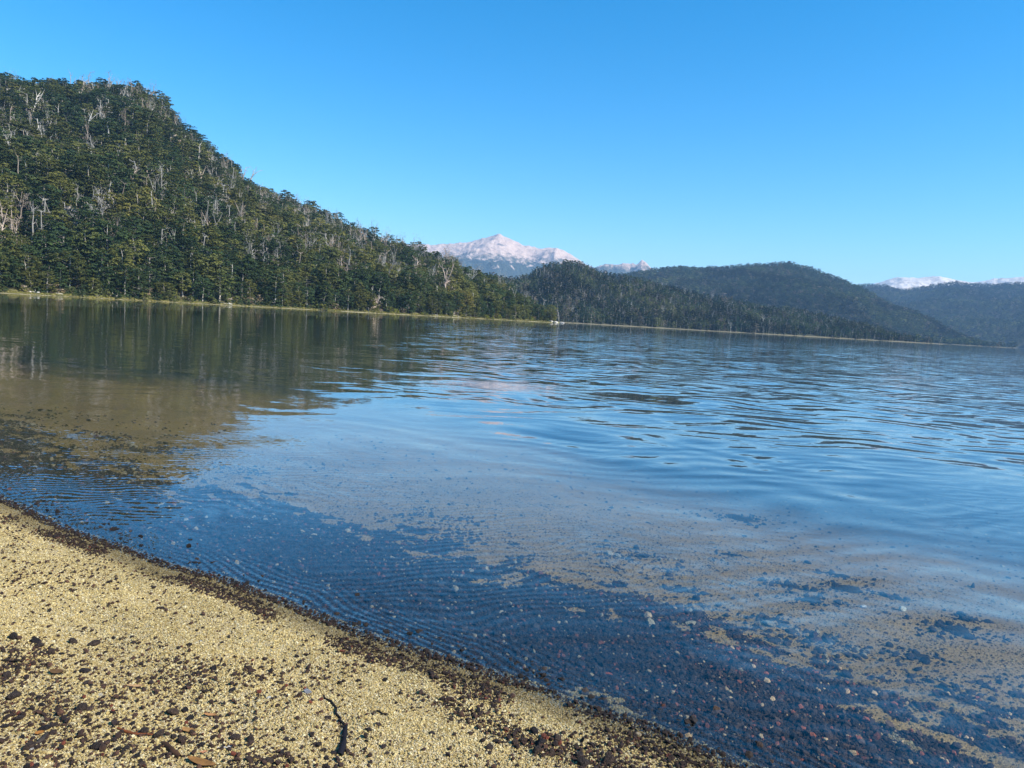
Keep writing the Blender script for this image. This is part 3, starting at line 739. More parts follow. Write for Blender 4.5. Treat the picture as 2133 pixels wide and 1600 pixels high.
snag(980, 654, 46, 4, 5, WH, 'tilted pale shoreline trunk, farthest of three from the forked tree')
snag(1120, 664, 44, 5, 12, GR, 'thin leaning bare tree near the boulders at the point')
snag(445, 612, 60, 0, 14, GR, 'long leaning grey trunk low on the slope near the water')
snag(475, 616, 64, 4, 8, GR, 'upright pale dead shore trunk low by the water')
snag(230, 606, 52, 2, 0, GR, 'grey twiggy dead tree behind the driftwood log')
snag(300, 570, 46, 0, -10, GR, 'leaning grey trunk inside the lower forest')
snag(130, 470, 42, 4, 4, WH, 'white dead trunk standing in front of the pale rock outcrop')
snag(756, 632, 36, 4, -2, WH, 'pale stump trunk rising behind the dry bush')
snag(774, 632, 34, 0, 5, WH, 'second pale trunk rising from the dry bush')
bi = np.nonzero(bare_pick)[0]; ns = len(bi)
sc_ = np.clip(r.normal(1.0, 0.22, ns), 0.5, 1.45)
tint = np.array(GR) * r.uniform(0.45, 1.05, (ns, 1)) * np.where(r.uniform(0, 1, (ns, 1)) < 0.35, np.array([1.05, 0.9, 0.8]), np.array([1, 1, 1]))
scatter('leafless_forest', np.stack([X, Y, Z], 1)[bi], r.integers(0, 8, ns), np.stack([r.normal(0, .08, ns), r.normal(0, .08, ns), r.uniform(0, 6.28, ns)], 1), sc_[:, None] * np.array([.85, .85, 1]), tint, PROTO_SNAG, 'grey leafless trees mixed into the evergreen forest')

# far hills: woods that read as one mass ------------------------------------------
def far_forest(name, hill, box, step, coll, nproto, smin, smax, seed, label, dr_min=2.5, snags=0.0, tmax=1.04, phi_max=None):
    X, Y, Z, dr, t = hill_points(hill, *box, step, dr_min, tmax, phi_max, seed)
    a = np.abs(np.arctan2(X, Y)) < math.radians(46); X, Y, Z = X[a], Y[a], Z[a]
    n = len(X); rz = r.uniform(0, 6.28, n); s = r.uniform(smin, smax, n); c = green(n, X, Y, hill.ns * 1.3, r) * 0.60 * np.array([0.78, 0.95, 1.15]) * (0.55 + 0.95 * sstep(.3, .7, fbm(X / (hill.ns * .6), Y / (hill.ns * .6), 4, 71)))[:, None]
    gy = r.uniform(0, 1, n) < 0.10; c[gy] = np.array([0.11, 0.10, 0.085]) * r.uniform(0.7, 1.3, (gy.sum(), 1))
    sn = r.uniform(0, 1, n) < snags; k = ~sn
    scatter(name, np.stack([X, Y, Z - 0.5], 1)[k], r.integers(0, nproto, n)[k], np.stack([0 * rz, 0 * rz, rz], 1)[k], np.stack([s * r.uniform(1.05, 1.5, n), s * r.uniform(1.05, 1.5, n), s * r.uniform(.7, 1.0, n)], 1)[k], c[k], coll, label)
    if snags:
        m = sn.sum()
        scatter('leafless_forest', np.stack([X, Y, Z], 1)[sn], r.integers(0, 8, m), np.stack([r.normal(0, .08, m), r.normal(0, .08, m), rz[sn]], 1), (s[sn] * 1.0)[:, None] * np.ones(3), np.array(GR) * r.uniform(0.6, 1.1, (m, 1)), PROTO_SNAG, 'grey leafless trees among the woods of the dark knoll')
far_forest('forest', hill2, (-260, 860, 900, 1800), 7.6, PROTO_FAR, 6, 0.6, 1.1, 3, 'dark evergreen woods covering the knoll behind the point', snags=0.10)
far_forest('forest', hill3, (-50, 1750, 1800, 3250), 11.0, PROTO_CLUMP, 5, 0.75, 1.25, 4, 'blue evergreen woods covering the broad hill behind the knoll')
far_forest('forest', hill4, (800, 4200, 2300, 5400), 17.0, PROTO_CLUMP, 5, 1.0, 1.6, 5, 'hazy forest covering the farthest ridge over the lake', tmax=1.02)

# shrubs, dry bush, grass, logs and rocks on the far bank -------------------------
SHRUB = []
for i in range(5):
    cv, cq, limbs, lean = crown_geo(80 + i, 3.2, 2.1, 12, 22, 0.34, 0.02, 'low', 0.7)
    st = join([tube([(0, 0, -0.4), (x * .5, y * .5, z * .5), (x, y, z)], [0.07, 0.05, 0.02], 4) for (x, y, z, u) in limbs[::2]])
    SHRUB.append((mesh_from('foliage', cv, cq, [M_leaf_o]), mesh_from('stems', st[0], st[1], [M_bark])))
PROTO_SHRUB = bpy.data.collections.new('shrub_models')
for i in range(3):
    cv, cq, limbs, lean = crown_geo(95 + i, 3.4, 2.6, 9, 16, 0.5, 0.02, 'low', 0.7)
    PROTO_SHRUB.objects.link(bpy.data.objects.new('shrub_%02d' % i, mesh_from('shrub', cv, cq, [M_leaf_i])))
ux, uy, uz, ud, ut = hill_points(near, -420, 60, 200, 900, 4.6, 3.0, 1.05, math.radians(3.1), 12)
uc = green(len(ux), ux, uy, 40.0, r) * r.uniform(.8, 1.25, (len(ux), 1)); bq = r.uniform(0, 1, len(ux)) < .22; uc[bq] = np.array([.20, .165, .125]) * r.uniform(.7, 1.3, (bq.sum(), 1))
scatter('undergrowth', np.stack([ux, uy, uz - .2], 1), r.integers(0, 3, len(ux)), np.stack([0 * ux, 0 * ux, r.uniform(0, 6.28, len(ux))], 1), r.uniform(.6, 1.3, len(ux))[:, None] * np.ones(3), uc, PROTO_SHRUB, 'low green and brown undergrowth beneath the forest')
shr_pts = []
phs = np.radians(np.sort(r.uniform(-35.5, 2.6, 110)))
for ph in phs:
    rs = float(near.rs(ph)); x, y = math.sin(ph) * (rs + 8), math.cos(ph) * (rs + 8)
    rs += (float(fbm(np.array(x / 35.0), np.array(y / 35.0), 3, near.seed + 50)) - 0.5) * 10.0 * rs / 400.0
    d_ = rs + r.uniform(1.6, 7.5); x, y = math.sin(ph) * d_, math.cos(ph) * d_
    if (BUSH.xy - Vector((x, y))).length < 8: continue
    shr_pts.append(Vector((x, y, float(near.z(x, y)))))
byl = {}
for p in shr_pts: byl.setdefault(min(LAND, key=lambda l: (l[1].xy - p.xy).length)[0], []).append(p)
for nm, q in LAND:
    for j, p in enumerate(sorted(byl.get(nm, []), key=lambda p: (q.xy - p.xy).length)):
        k = int(r.integers(0, 5)); s = r.uniform(0.5, 1.25)
        bright = abs(math.degrees(math.atan2(p.x, p.y)) + 4) < 6 and r.uniform() < 0.6
        c = np.array([0.15, 0.17, 0.035]) * r.uniform(.8, 1.1) if bright else green(1, np.array([p.x]), np.array([p.y]), 30.0, r)[0] * 1.15
        root = put('shrub', None, loc=p - Vector((0, 0, 0.1)), rot=(0, 0, r.uniform(0, 6.28)), scl=(s * 1.2, s * 1.2, s))
        tag(root, f'{"bright yellow green" if bright else tone(c)} shrub by the water, {ordinal(j + 1)} nearest to {nm}', 'shrub', 'shrubs along the far water edge')
        f = put('foliage', SHRUB[k][0], root); f.color = (*c, 1); put('stems', SHRUB[k][1], root)
# orange shrub in the middle of the slope
p = foot(385, 522); root = tag(put('shrub', None, loc=p + Vector((0, 0, 7.0)), scl=(1.0, 1.0, 1.5)), 'small orange autumn shrub alone among the green trees', 'shrub')
f = put('foliage', SHRUB[0][0], root); f.color = (0.60, 0.20, 0.04, 1); put('stems', SHRUB[0][1], root)
# pale dry bush: fallen branches spraying out of the bank
V, Q = [], []
parts = []; r2 = np.random.default_rng(77)
for i in range(70):
    a = r2.uniform(0, 6.28); e = np.array([math.cos(a) * r2.uniform(1.0, 4.6), math.sin(a) * r2.uniform(.5, 3.0), r2.uniform(1.5, 8.5)])
    b = np.array([r2.normal() * 1.2, r2.normal() * 0.8, -0.3]); parts.append(tube([b, (b + e) * .5 + r2.normal(size=3) * .5, b + e], [0.16, 0.11, 0.04], 4))
V, Q = join(parts)
twq = quads(np.array([r2.normal(size=3) * np.array([2.4, 1.6, 1.6]) + np.array([0, 0, 4.2]) for _ in range(380)]), r2.normal(size=(380, 3)), r2.uniform(.5, 1.0, 380), 0.12, r2)
root = tag(put('dry_bush', None, loc=BUSH), 'pale pinkish dry bush of dead branches at the far water edge', 'bush')
b_ = put('branches', mesh_from('branches', V, Q, [M_dead_o], True), root); b_.color = (0.56, 0.45, 0.38, 1); b_['kind'] = 'stuff'
b_ = put('twigs', mesh_from('twigs', *twq, [M_dead_o]), root); b_.color = (0.55, 0.44, 0.37, 1); b_['kind'] = 'stuff'
for j, (px, py, s_, lb) in enumerate([(690, 650, .0, ''), (885, 652, .35, 'small pale dry bush below the pale dead trunk beside the forked tree'), (1070, 664, .4, 'small pale dry bush between the forked tree and the point'), (945, 654, .3, 'small pale dry bush at the foot of the shoreline trunks'), (480, 630, .35, 'pale heap of dead branches under the upright dead trunk by the water')]):
    if not s_: continue
    root = tag(put('dry_bush', None, loc=foot(px, py), rot=(0, 0, j), scl=(s_, s_, s_)), lb, 'bush', 'small dry bushes on the far bank')
    b_ = put('branches', bpy.data.meshes['branches'], root); b_.color = (0.5, 0.42, 0.35, 1); b_['kind'] = 'stuff'
    b_ = put('twigs', [m for m in bpy.data.meshes if m.name.startswith('twigs')][-1], root); b_.color = (0.5, 0.41, 0.34, 1); b_['kind'] = 'stuff'
# rocks: lumpy boulders
def rock_geo(seed, sub=3, squash=(1, 1, 0.7), rough=0.35):
    import bmesh
    bm = bmesh.new(); bmesh.ops.create_icosphere(bm, subdivisions=sub, radius=1.0)
    V = np.array([v.co for v in bm.verts]); Fq = np.array([[v.index for v in f.verts] for f in bm.faces]); bm.free()
    o = seed * 13.7
    n = fbm(V[:, 0] * 1.3 + o, V[:, 1] * 1.3 + V[:, 2] * 1.7, 3, seed) - .5 + 0.5 * (fbm(V[:, 0] * 3 + V[:, 2] * 2.1, V[:, 1] * 3 + o, 3, seed + 3) - .5)
    V = V * (1 + rough * 2 * n[:, None])
    rr = np.random.default_rng(seed)
    for _ in range(5):                                   # a few flat broken faces
        d = rr.normal(size=3); d /= np.linalg.norm(d); c = rr.uniform(0.62, 0.9); k = V @ d; V = V - np.clip(k - c, 0, None)[:, None] * d * 0.85
    return V * np.array(squash), Fq
ROCK = [mesh_from('rock', *rock_geo(s, 3, (1, 1, .75)), [M_grey_rock], False) for s in (1, 2, 3)]
for j, (px, py, s_, lb) in enumerate([(1143, 671, 1.8, 'largest pale boulder at the tip of the wooded point'), (1158, 671, 1.3, 'middle pale boulder at the tip of the wooded point'), (1170, 673, 0.9, 'small outermost pale boulder at the tip of the wooded point'), (1112, 669, 1.1, 'lone pale boulder just before the wooded point')]):
    x, y = at_level(px, py + 1.6, 0.0); d_ = 648 / math.hypot(x, y)
    tag(put('boulder', ROCK[j % 3], loc=(x * d_, y * d_, 0.35 * s_), rot=(0, 0, j * 1.3), scl=(s_ * 2.6, s_ * 1.6, s_ * 1.1)), lb, 'boulder', 'pale boulders at the point')
OUT = [mesh_from('outcrop', *rock_geo(20 + s, 4, (1, .6, .8), 0.4), [M_rock], False) for s in range(2)]
tag(put('rock_outcrop', OUT[0], loc=ROCKS[0] + Vector((2, 3, 4)), rot=(0.3, 0, -0.5), scl=(8, 5, 4.5)), 'pale pinkish rock outcrop halfway up the hill', 'rock')
tag(put('rock_outcrop', OUT[1], loc=ROCKS[1] + Vector((0, 3, 4)), rot=(0.3, 0.5, -0.3), scl=(13, 7, 9)), 'grey brown rock face under the steep shoulder', 'rock')
# driftwood logs on the grassy bank
def log_mesh(seed):
    rr = np.random.default_rng(seed); n = 6
    path = np.stack([np.linspace(-3, 3, n), rr.normal(size=n) * 0.12, 0.25 + rr.normal(size=n) * .06], 1)
    parts = [tube(path, np.linspace(0.34, 0.16, n), 7)]
    for _ in range(3):
        b = path[rr.integers(1, n - 1)]; e = b + np.array([rr.normal() * .4, rr.normal() * .5, rr.uniform(.4, 1.2)]); parts.append(tube([b, (b + e) / 2 + rr.normal(size=3) * .1, e], [.1, .07, .03], 4))
    return mesh_from('log', *join(parts), [M_dead_o], True)
LOGM = [log_mesh(i) for i in range(3)]
for j, (px, py, s_, lb) in enumerate([(225, 618, 1.5, 'longest pale driftwood log on the far grassy bank'), (60, 610, 1.3, 'pale driftwood log on the bank at the edge of the photo'), (120, 613, 0.8, 'short pale driftwood log between two longer logs'), (470, 634, 1.1, 'pale driftwood log beneath the upright dead trunk'), (660, 644, 1.0, 'thin driftwood log before the pale dry bush'), (905, 657, 0.9, 'white driftwood log on the bank under the forked dead tree'), (950, 659, 0.8, 'short white driftwood log below the three shoreline trunks')]):
    q = foot(px, py); o = tag(put('driftwood_log', LOGM[j % 3], loc=q + Vector((0, 0, -.05)), rot=(0, r.uniform(-.02, .03), r.uniform(-.3, .5)), scl=(s_, s_, s_ * 1.2)), lb, 'log', 'driftwood logs on the far bank'); o.color = (0.60, 0.56, 0.50, 1)
# grass on the bank
gv, gq = quads(*(lambda q: (q * np.array([.5, .5, .35]) + np.array([0, 0, .3]), np.stack([q[:, 0], q[:, 1], np.zeros(len(q))], 1) + .1, np.full(len(q), .42)))(np.random.default_rng(3).uniform(-1, 1, (16, 3))), 0.25, np.random.default_rng(3))
PROTO_GRASS = bpy.data.collections.new('grass_models'); PROTO_GRASS.objects.link(bpy.data.objects.new('grass_00', mesh_from('grass', gv, gq, [M_leaf_i])))
m_ = 9000; ph = np.radians(r.uniform(-37, 3.0, m_)); rs = near.rs(ph); xx, yy = np.sin(ph) * (rs + 5), np.cos(ph) * (rs + 5)
rs = rs + (fbm(xx / 35.0, yy / 35.0, 3, near.seed + 50) - 0.5) * 10.0 * rs / 400.0
dd = rs + r.uniform(0.8, 7, m_); xx, yy = np.sin(ph) * dd, np.cos(ph) * dd; zz = near.z(xx, yy)
gc = np.where(r.uniform(0, 1, (m_, 1)) < .5, np.array([.13, .14, .05]), np.array([.27, .25, .12])) * r.uniform(.7, 1.15, (m_, 1))
scatter('grass', np.stack([xx, yy, zz], 1), np.zeros(m_), np.stack([0 * xx, 0 * xx, r.uniform(0, 6.28, m_)], 1), r.uniform(.5, 1.2, m_)[:, None] * np.array([1.1, 1.1, .6]), gc, PROTO_GRASS, 'yellow green grass fringe between the forest and the lake')

# ------------------------------------------------------------------ gravel, pebbles and litter on the beach
def stone_geo(seed, sub, squash, rough):
    import bmesh
    bm = bmesh.new(); bmesh.ops.create_icosphere(bm, subdivisions=sub, radius=0.5)
    V = np.array([v.co for v in bm.verts]); Fq = np.array([[v.index for v in f.verts] for f in bm.faces]); bm.free()
    rr = np.random.default_rng(seed + 300)
    V = V * (1 + rr.uniform(-rough, rough, (len(V), 1)))
    for _ in range(4):
        d = rr.normal(size=3); d /= np.linalg.norm(d); c = rr.uniform(0.26, 0.42); V = V - np.clip(V @ d - c, 0, None)[:, None] * d * 0.9
    return V * np.array(squash) * rr.uniform(0.85, 1.15, 3), Fq
PROTO_GRAIN = bpy.data.collections.new('grain_models')
for i in range(6):
    PROTO_GRAIN.objects.link(bpy.data.objects.new('grain_%02d' % i, mesh_from('grain', *stone_geo(i, 1, (1, .85, .62), .16), [M_stone_i], False)))
for i in range(4):
    PROTO_GRAIN.objects.link(bpy.data.objects.new('stone_%02d' % i, mesh_from('stone', *stone_geo(20 + i, 2, (1, .88, .72), .10), [M_stone_i], False)))
rg = np.random.default_rng(99)
def in_view(x, y, margin=0.5):
    """ground the photograph or a camera a step to its side can see"""
    return (y > 1.75) & (np.abs(x) < 0.72 * y + margin + 0.3)
def spread_pts(x0, x1, y0, y1, step):
    X, Y = np.meshgrid(np.arange(x0, x1, step), np.arange(y0, y1, step))
    X = (X + rg.uniform(-.5, .5, X.shape) * step).ravel(); Y = (Y + rg.uniform(-.5, .5, Y.shape) * step).ravel()
    k = in_view(X, Y); X, Y = X[k], Y[k]; d = shore_dist(X, Y); return X, Y, d
PALE = np.array([[0.55, 0.42, 0.17], [0.63, 0.51, 0.24], [0.42, 0.31, 0.115], [0.70, 0.61, 0.37], [0.31, 0.22, 0.08], [0.50, 0.42, 0.26], [0.12, 0.085, 0.045]])
PALE_P = [0.30, 0.25, 0.16, 0.10, 0.10, 0.05, 0.04]
DARK = np.array([[0.030, 0.022, 0.019], [0.045, 0.031, 0.024], [0.022, 0.018, 0.019], [0.065, 0.042, 0.030], [0.10, 0.035, 0.022]])
DARK_P = [0.35, 0.30, 0.2, 0.12, 0.03]
def lay(name, X, Y, d, size, cols, pick, label, sink=0.25, flat=1.0):
    n = len(X); z = bed_z(X, Y, d)
    wet = sstep(-0.19, -0.02, d + (fbm(X * 3, Y * 3, 3, 12) - .5) * .12) * (1 - 0.25 * sstep(0.0, 0.3, d))
    c = cols * (1 - 0.58 * wet[:, None])
    rot = np.stack([rg.normal(0, .5, n), rg.normal(0, .5, n), rg.uniform(0, 6.28, n)], 1)
    return scatter(name, np.stack([X, Y, z + size * (0.5 - sink) * 0.6 * flat], 1), pick, rot, np.stack([size * rg.uniform(.85, 1.25, n), size, size * flat], 1), c, PROTO_GRAIN, label)
# pale pumice grains above the water and just under its edge
X, Y, d = spread_pts(-5.2, 2.6, 1.75, 6.8, 0.0064)
k = d < 0.8; X, Y, d = X[k], Y[k], d[k]; ok_ = d < 0.12; m_ = ~ok_; ok_[m_] = dark_field(X[m_], Y[m_], d[m_]) < 0.4
k = ok_ & (rg.uniform(0, 1, len(X)) < np.where(Y > 4.2, 0.75, 0.96)); X, Y, d = X[k], Y[k], d[k]; n = len(X)
sz = np.clip(rg.lognormal(math.log(0.0068), 0.32, n), 0.0035, 0.016)
pc = PALE[rg.choice(7, n, p=PALE_P)] * rg.uniform(.75, 1.2, (n, 1)) * (0.85 + 0.3 * fbm(X * 2, Y * 2, 3, 61))[:, None]
lay('gravel', X, Y, d, sz, pc, rg.integers(0, 6, n), 'pale yellow pumice gravel of the beach', 0.2)
# dark scoria gravel: strips by the waterline and scattered clusters
X, Y, d = spread_pts(-5.5, 3.0, 1.7, 7.2, 0.0095)
k = d < 0.10; X, Y, d = X[k], Y[k], d[k]
df = dark_field(X, Y, d); cl = fbm(X * 7, Y * 7, 3, 41)
pr = np.clip(df * 1.1 - 0.08 + 0.9 * df * (cl - .5), 0, 1) * 0.8 + 0.04 * sstep(.42, .7, cl) + 0.016
k = (d < 0.10) & (rg.uniform(0, 1, len(X)) < pr); X, Y, d = X[k], Y[k], d[k]; n = len(X)
sz = np.clip(rg.lognormal(math.log(0.0098), 0.42, n), 0.0045, 0.026)
dc = DARK[rg.choice(5, n, p=DARK_P)] * rg.uniform(.7, 1.4, (n, 1)) * np.array([1.3, 1.0, .85])
lay('dark_gravel', X, Y, d, sz, dc, rg.integers(0, 6, n), 'dark brown scoria gravel strewn in strips over the beach', -0.1)
# under water: dark belt with reddish bits, then scattered stones on pale sand
X, Y, d = spread_pts(-8.0, 7.0, 1.75, 9.5, 0.0118)
k = (d > 0) & (d < 5); X, Y, d = X[k], Y[k], d[k]
df = dark_field(X, Y, d)
pr = np.where(d > 0, sstep(0.25, 0.8, df) * 0.92, 0)
k = (d > 0.0) & (rg.uniform(0, 1, len(X)) < pr); X, Y, d = X[k], Y[k], d[k]; n = len(X)
sz = np.clip(rg.lognormal(math.log(0.0122), 0.48, n), 0.006, 0.055)
sz = sz * np.clip(0.45 + d * 2.2, .45, 1)
u = rg.uniform(0, 1, n); dc = DARK[rg.choice(5, n, p=DARK_P)] * rg.uniform(.5, 1.1, (n, 1))
dc[(u < 0.04) & (d > .2)] = np.array([0.22, 0.075, 0.042]); dc[(u > 0.045) & (u < 0.075)] = np.array([0.40, 0.32, 0.20]); dc[(u > .10) & (u < .18)] = np.array([0.08, 0.06, 0.05])
wm = sstep(0.2, 1.6, X)[:, None]; dc = dc * (1 + 0.9 * wm) * (1 + wm * np.array([.25, 0, -.2]))
lay('lake_gravel', X, Y, d, sz, dc, rg.integers(0, 6, n), 'dark and reddish scoria gravel under the shallow water', 0.15)
X, Y, d = spread_pts(-8.0, 6.5, 1.75, 9.0, 0.021)
k = (d > 0.4) & (dark_field(X, Y, d) < 0.5) & (rg.uniform(0, 1, len(X)) < 0.75 * (1 - sstep(2.0, 5.0, d)) + .08); X, Y, d = X[k], Y[k], d[k]; n = len(X)
sz = np.clip(rg.lognormal(math.log(0.011), 0.4, n), 0.005, 0.03)
pc = PALE[rg.choice(7, n, p=[.22, .14, .2, .04, .2, .06, .14])] * rg.uniform(.45, 1.0, (n, 1)) * np.array([.85, .78, .62])
lay('lake_gravel', X, Y, d, sz, pc, rg.integers(0, 6, n), 'tan grains lying on the sandy lake bed', 0.3, 0.7)
X, Y, d = spread_pts(-9.0, 8.5, 1.7, 11.5, 0.030)
cl = fbm(X * 2.3, Y * 2.3, 4, 51); w = dark_field(X, Y, d)
k = (d > 0.9) & (rg.uniform(0, 1, len(X)) < 0.018 + 0.95 * sstep(.56, .74, cl) * (1 - sstep(1.5, 3.6, d))); X, Y, d = X[k], Y[k], d[k]; n = len(X)
sz = np.clip(rg.lognormal(math.log(0.022), 0.45, n), 0.01, 0.075)
dc = DARK[rg.choice(5, n, p=DARK_P)] * rg.uniform(.9, 2.0, (n, 1)); u = rg.uniform(0, 1, n); dc[u < .12] = np.array([.42, .36, .24])
lay('lake_gravel', X, Y, d, sz, dc, rg.integers(6, 10, n), 'scattered dark stones on the pale sand under the water', 0.3, 0.7)

# the largest single pebbles ----------------------------------------------------------
PEB = [mesh_from('pebble', *stone_geo(50 + i, 3, (1, .9, .72), .035), [M_stone_o], True) for i in range(6)]
def ground_at(px, py):
    x, y = at_level(px, py, 0.0)
    for _ in range(4):
        z = float(bed_z(np.array([x]), np.array([y]))[0]); x, y = at_level(px, py, z)
    return Vector((x, y, float(bed_z(np.array([x]), np.array([y]))[0])))
STICK = ground_at(715, 1540); GREY = ground_at(640, 1443); BROWN = ground_at(470, 1590); TWIG = ground_at(290, 1525)
MARK = [('the burnt black stick', STICK), ('the flat grey stone', GREY), ('the broad brown bark strip', BROWN), ('the thin reddish twig', TWIG), ('the dark brown stick', ground_at(372, 1566)), ('the pebble bank in the corner', ground_at(1180, 1560)), ('the water edge strip of scoria', ground_at(850, 1390)), ('the dark patch at the photo edge', ground_at(40, 1330))]
hand = [(30, 1330, 17), (75, 1338, 12), (152, 1340, 14), (196, 1344, 16), (82, 1348, 12), (108, 1362, 14), (178, 1400, 14), (28, 1455, 18), (200, 1560, 16), (170, 1478, 16), (186, 1480, 12), (360, 1488, 20), (395, 1500, 12), (385, 1482, 12), (520, 1544, 18), (490, 1540, 16), (588, 1572, 12), (600, 1572, 10), (674, 1566, 10), (1112, 1527, 16), (1160, 1542, 18), (1125, 1552, 20), (1118, 1568, 18), (1205, 1577, 16), (1090, 1545, 14), (1215, 1592, 20), (1265, 1590, 22), (1150, 1570, 14), (1072, 1550, 14), (1233, 1553, 12), (330, 1535, 18), (300, 1528, 16), (380, 1545, 18), (420, 1555, 12), (40, 1500, 14), (95, 1520, 16), (60, 1560, 18), (15, 1410, 14), (338, 1270, 9), (395, 1345, 9), (330, 1270, 8), (225, 1215, 8), (445, 1395, 12), (415, 1405, 10), (545, 1392, 9), (585, 1425, 10), (560, 1590, 16), (520, 1585, 14), (900, 1530, 10), (940, 1500, 9), (980, 1530, 11), (1020, 1560, 13), (1000, 1490, 10)]
peb = [(ground_at(a, b), s) for a, b, s in hand]
while len(peb) < 235:
    px, py = rg.uniform(0, 1500), rg.uniform(1200, 1600)
    g = ground_at(px, py); dd_ = float(shore_dist(np.array([g.x]), np.array([g.y]))[0])
    if dd_ > -0.06: continue
    f = float(dark_field(np.array([g.x]), np.array([g.y]))[0]) + 0.12 + 0.35 * (py - 1200) / 400 * (px < 700)
    if rg.uniform() > f: continue
    peb.append((g, rg.uniform(4.5, 9) * (0.75 + 0.6 * (py - 1200) / 400)))
groups = {}
for g, s in peb: groups.setdefault(min(MARK, key=lambda l: (l[1].xy - g.xy).length)[0], []).append((g, s))
for nm, q in MARK:
    for j, (g, s) in enumerate(sorted(groups.get(nm, []), key=lambda a: (q.xy - a[0].xy).length)):
        dist = (g - Vector((0, 0, CAM_H))).length; w = s / F_PX * dist * 1.1
        c = DARK[rg.choice(4)] * rg.uniform(.9, 1.6)
        word = 'reddish brown' if c[0] > 0.06 else ('dark brown' if c[0] > 0.038 else 'near black')
        o = put('pebble', PEB[int(rg.integers(0, 6))], loc=g + Vector((0, 0, w * 0.22)), rot=(rg.normal(0, .3), rg.normal(0, .3), rg.uniform(0, 6.28)), scl=(w * 1.1, w, w * .85))
        o.color = (*c, 1); tag(o, f'{word} scoria pebble, {ordinal(j + 1)} nearest to {nm}', 'pebble', 'dark scoria pebbles on the beach')
def single(px, py, wpx, c, label, flat=0.7, name='pebble', cat='pebble', grp=None, lift=0.2, mesh=None):
    g = ground_at(px, py); w = wpx / F_PX * (g - Vector((0, 0, CAM_H))).length
    o = put(name, mesh or PEB[int(rg.integers(0, 6))], loc=g + Vector((0, 0, w * lift)), rot=(0.15, -0.1, rg.uniform(0, 6.28)), scl=(w * 1.1, w, w * flat)); o.color = (*c, 1)
    return tag(o, label, cat, grp)
single(641, 1444, 17, (0.34, 0.35, 0.38), 'flat light grey stone near the thin tail of the burnt stick', 0.45)
single(560, 1455, 9, (0.80, 0.76, 0.66), 'bright white chip left of the flat grey stone', 0.4)
single(476, 1557, 6, (0.8, 0.78, 0.74), 'small white chip beside a dark pebble cluster near the bark strip')
single(62, 1562, 12, (0.55, 0.53, 0.50), 'pale grey pebble in the near corner of the beach')
single(1183, 1578, 14, (0.45, 0.36, 0.20), 'tan pebble among dark pebbles near the waterline corner')
single(1330, 1532, 12, (0.50, 0.40, 0.26), 'tan pebble at the upper edge of the scoria strip by the water')
single(705, 1487, 8, (0.7, 0.6, 0.4), 'cream pebble just above the burnt stick')
single(418, 1337, 5, (0.8, 0.78, 0.72), 'tiny white pebble on the scoria strip at the waterline')
single(210, 1450, 10, (0.70, 0.62, 0.45), 'cream pebble beside a dark cluster on the open beach')
# stones under water
SUBR = [mesh_from('rock', *rock_geo(60 + i, 3, (1, 1, .8), 0.5), [M_stone_o], True) for i in range(5)]
for px, py, w, c, lb in [(1268, 1406, 13, (0.40, 0.10, 0.05), 'bright red stone under the clear water'), (1372, 1420, 10, (0.32, 0.10, 0.06), 'dull red stone under water, right of the bright red one'), (1320, 1434, 9, (0.55, 0.44, 0.22), 'yellow stone under the water near the shore'), (1345, 1441, 9, (0.5, 0.42, 0.25), 'flat cream stone under water beside the yellow stone'), (1215, 1382, 9, (0.5, 0.49, 0.46), 'white grey stone under water above the bright red one'), (1880, 1272, 16, (0.62, 0.56, 0.40), 'pale stone on the sand by the dark weed patches'), (1798, 1266, 12, (0.66, 0.62, 0.55), 'white pebble under water left of the pale stone'), (980, 1188, 9, (0.6, 0.45, 0.28), 'orange tan stone at the edge of the dark gravel belt'), (1146, 1343, 9, (0.36, 0.12, 0.07), 'rusty stone in the middle of the dark gravel belt'), (1765, 1440, 10, (0.42, 0.12, 0.06), 'red stone under water far along the dark belt')]:
    single(px, py, w, c, lb, 0.6, 'submerged_stone', 'stone', 'single stones under the water')
CLUST = []
for px, py, w, fl, lb in [(1540, 1080, 78, .12, 'large flat dark slab on the pale sand under water'), (1755, 1200, 36, .3, 'dark submerged rock beyond the gravel belt'), (1760, 1228, 66, .25, 'broad dark submerged rock in the middle of the weed patches'), (1650, 1222, 40, .3, 'weedy dark rock at the head of the patches'), (1860, 1245, 22, .4, 'rounded dark rock just above the pale stone'), (1990, 1315, 70, .25, 'dark submerged rock toward the far edge of the photo'), (1420, 1230, 34, .3, 'small dark rock on the sand above the gravel belt'), (1690, 1250, 60, .2, 'long dark rock beneath the weedy one'), (1600, 1290, 30, .35, 'dark stone at the lower end of the patches'), (1910, 1370, 46, .25, 'dark rock below the largest pale sand patch'), (2020, 1290, 28, .3, 'small dark rock near the far edge rock'), (1340, 1160, 16, .4, 'lone small dark stone on open sand'), (1530, 1157, 16, .4, 'another lone dark stone farther out on the sand')]:
    big_ = 0.5 if w > 25 else 0.8
    o = single(px, py, w * big_, (0.030, 0.029, 0.025), lb, fl, 'submerged_rock', 'rock', 'dark rocks under the water', 0.04, SUBR[int(rg.integers(0, 5))]); o.rotation_euler = (0, 0, rg.uniform(-.8, 0.3)); q_ = o.scale[0] * .55; o.scale = (q_ * 1.15, q_ * .8, q_ * (.38 if fl > .15 else .16))
    CLUST.append((o.location.x, o.location.y, q_ * 2.2 / big_ * .8))
cx_, cy_, cs_ = [], [], []
for (x_, y_, w_) in CLUST:
    m_ = int(26 + 260 * w_)
    cx_.append(x_ + rg.normal(0, w_ * .62, m_)); cy_.append(y_ + rg.normal(0, w_ * .34, m_) - 0.1 * (cx_[-1] - x_)); cs_.append(np.clip(rg.lognormal(math.log(.02), .5, m_), .008, .06))
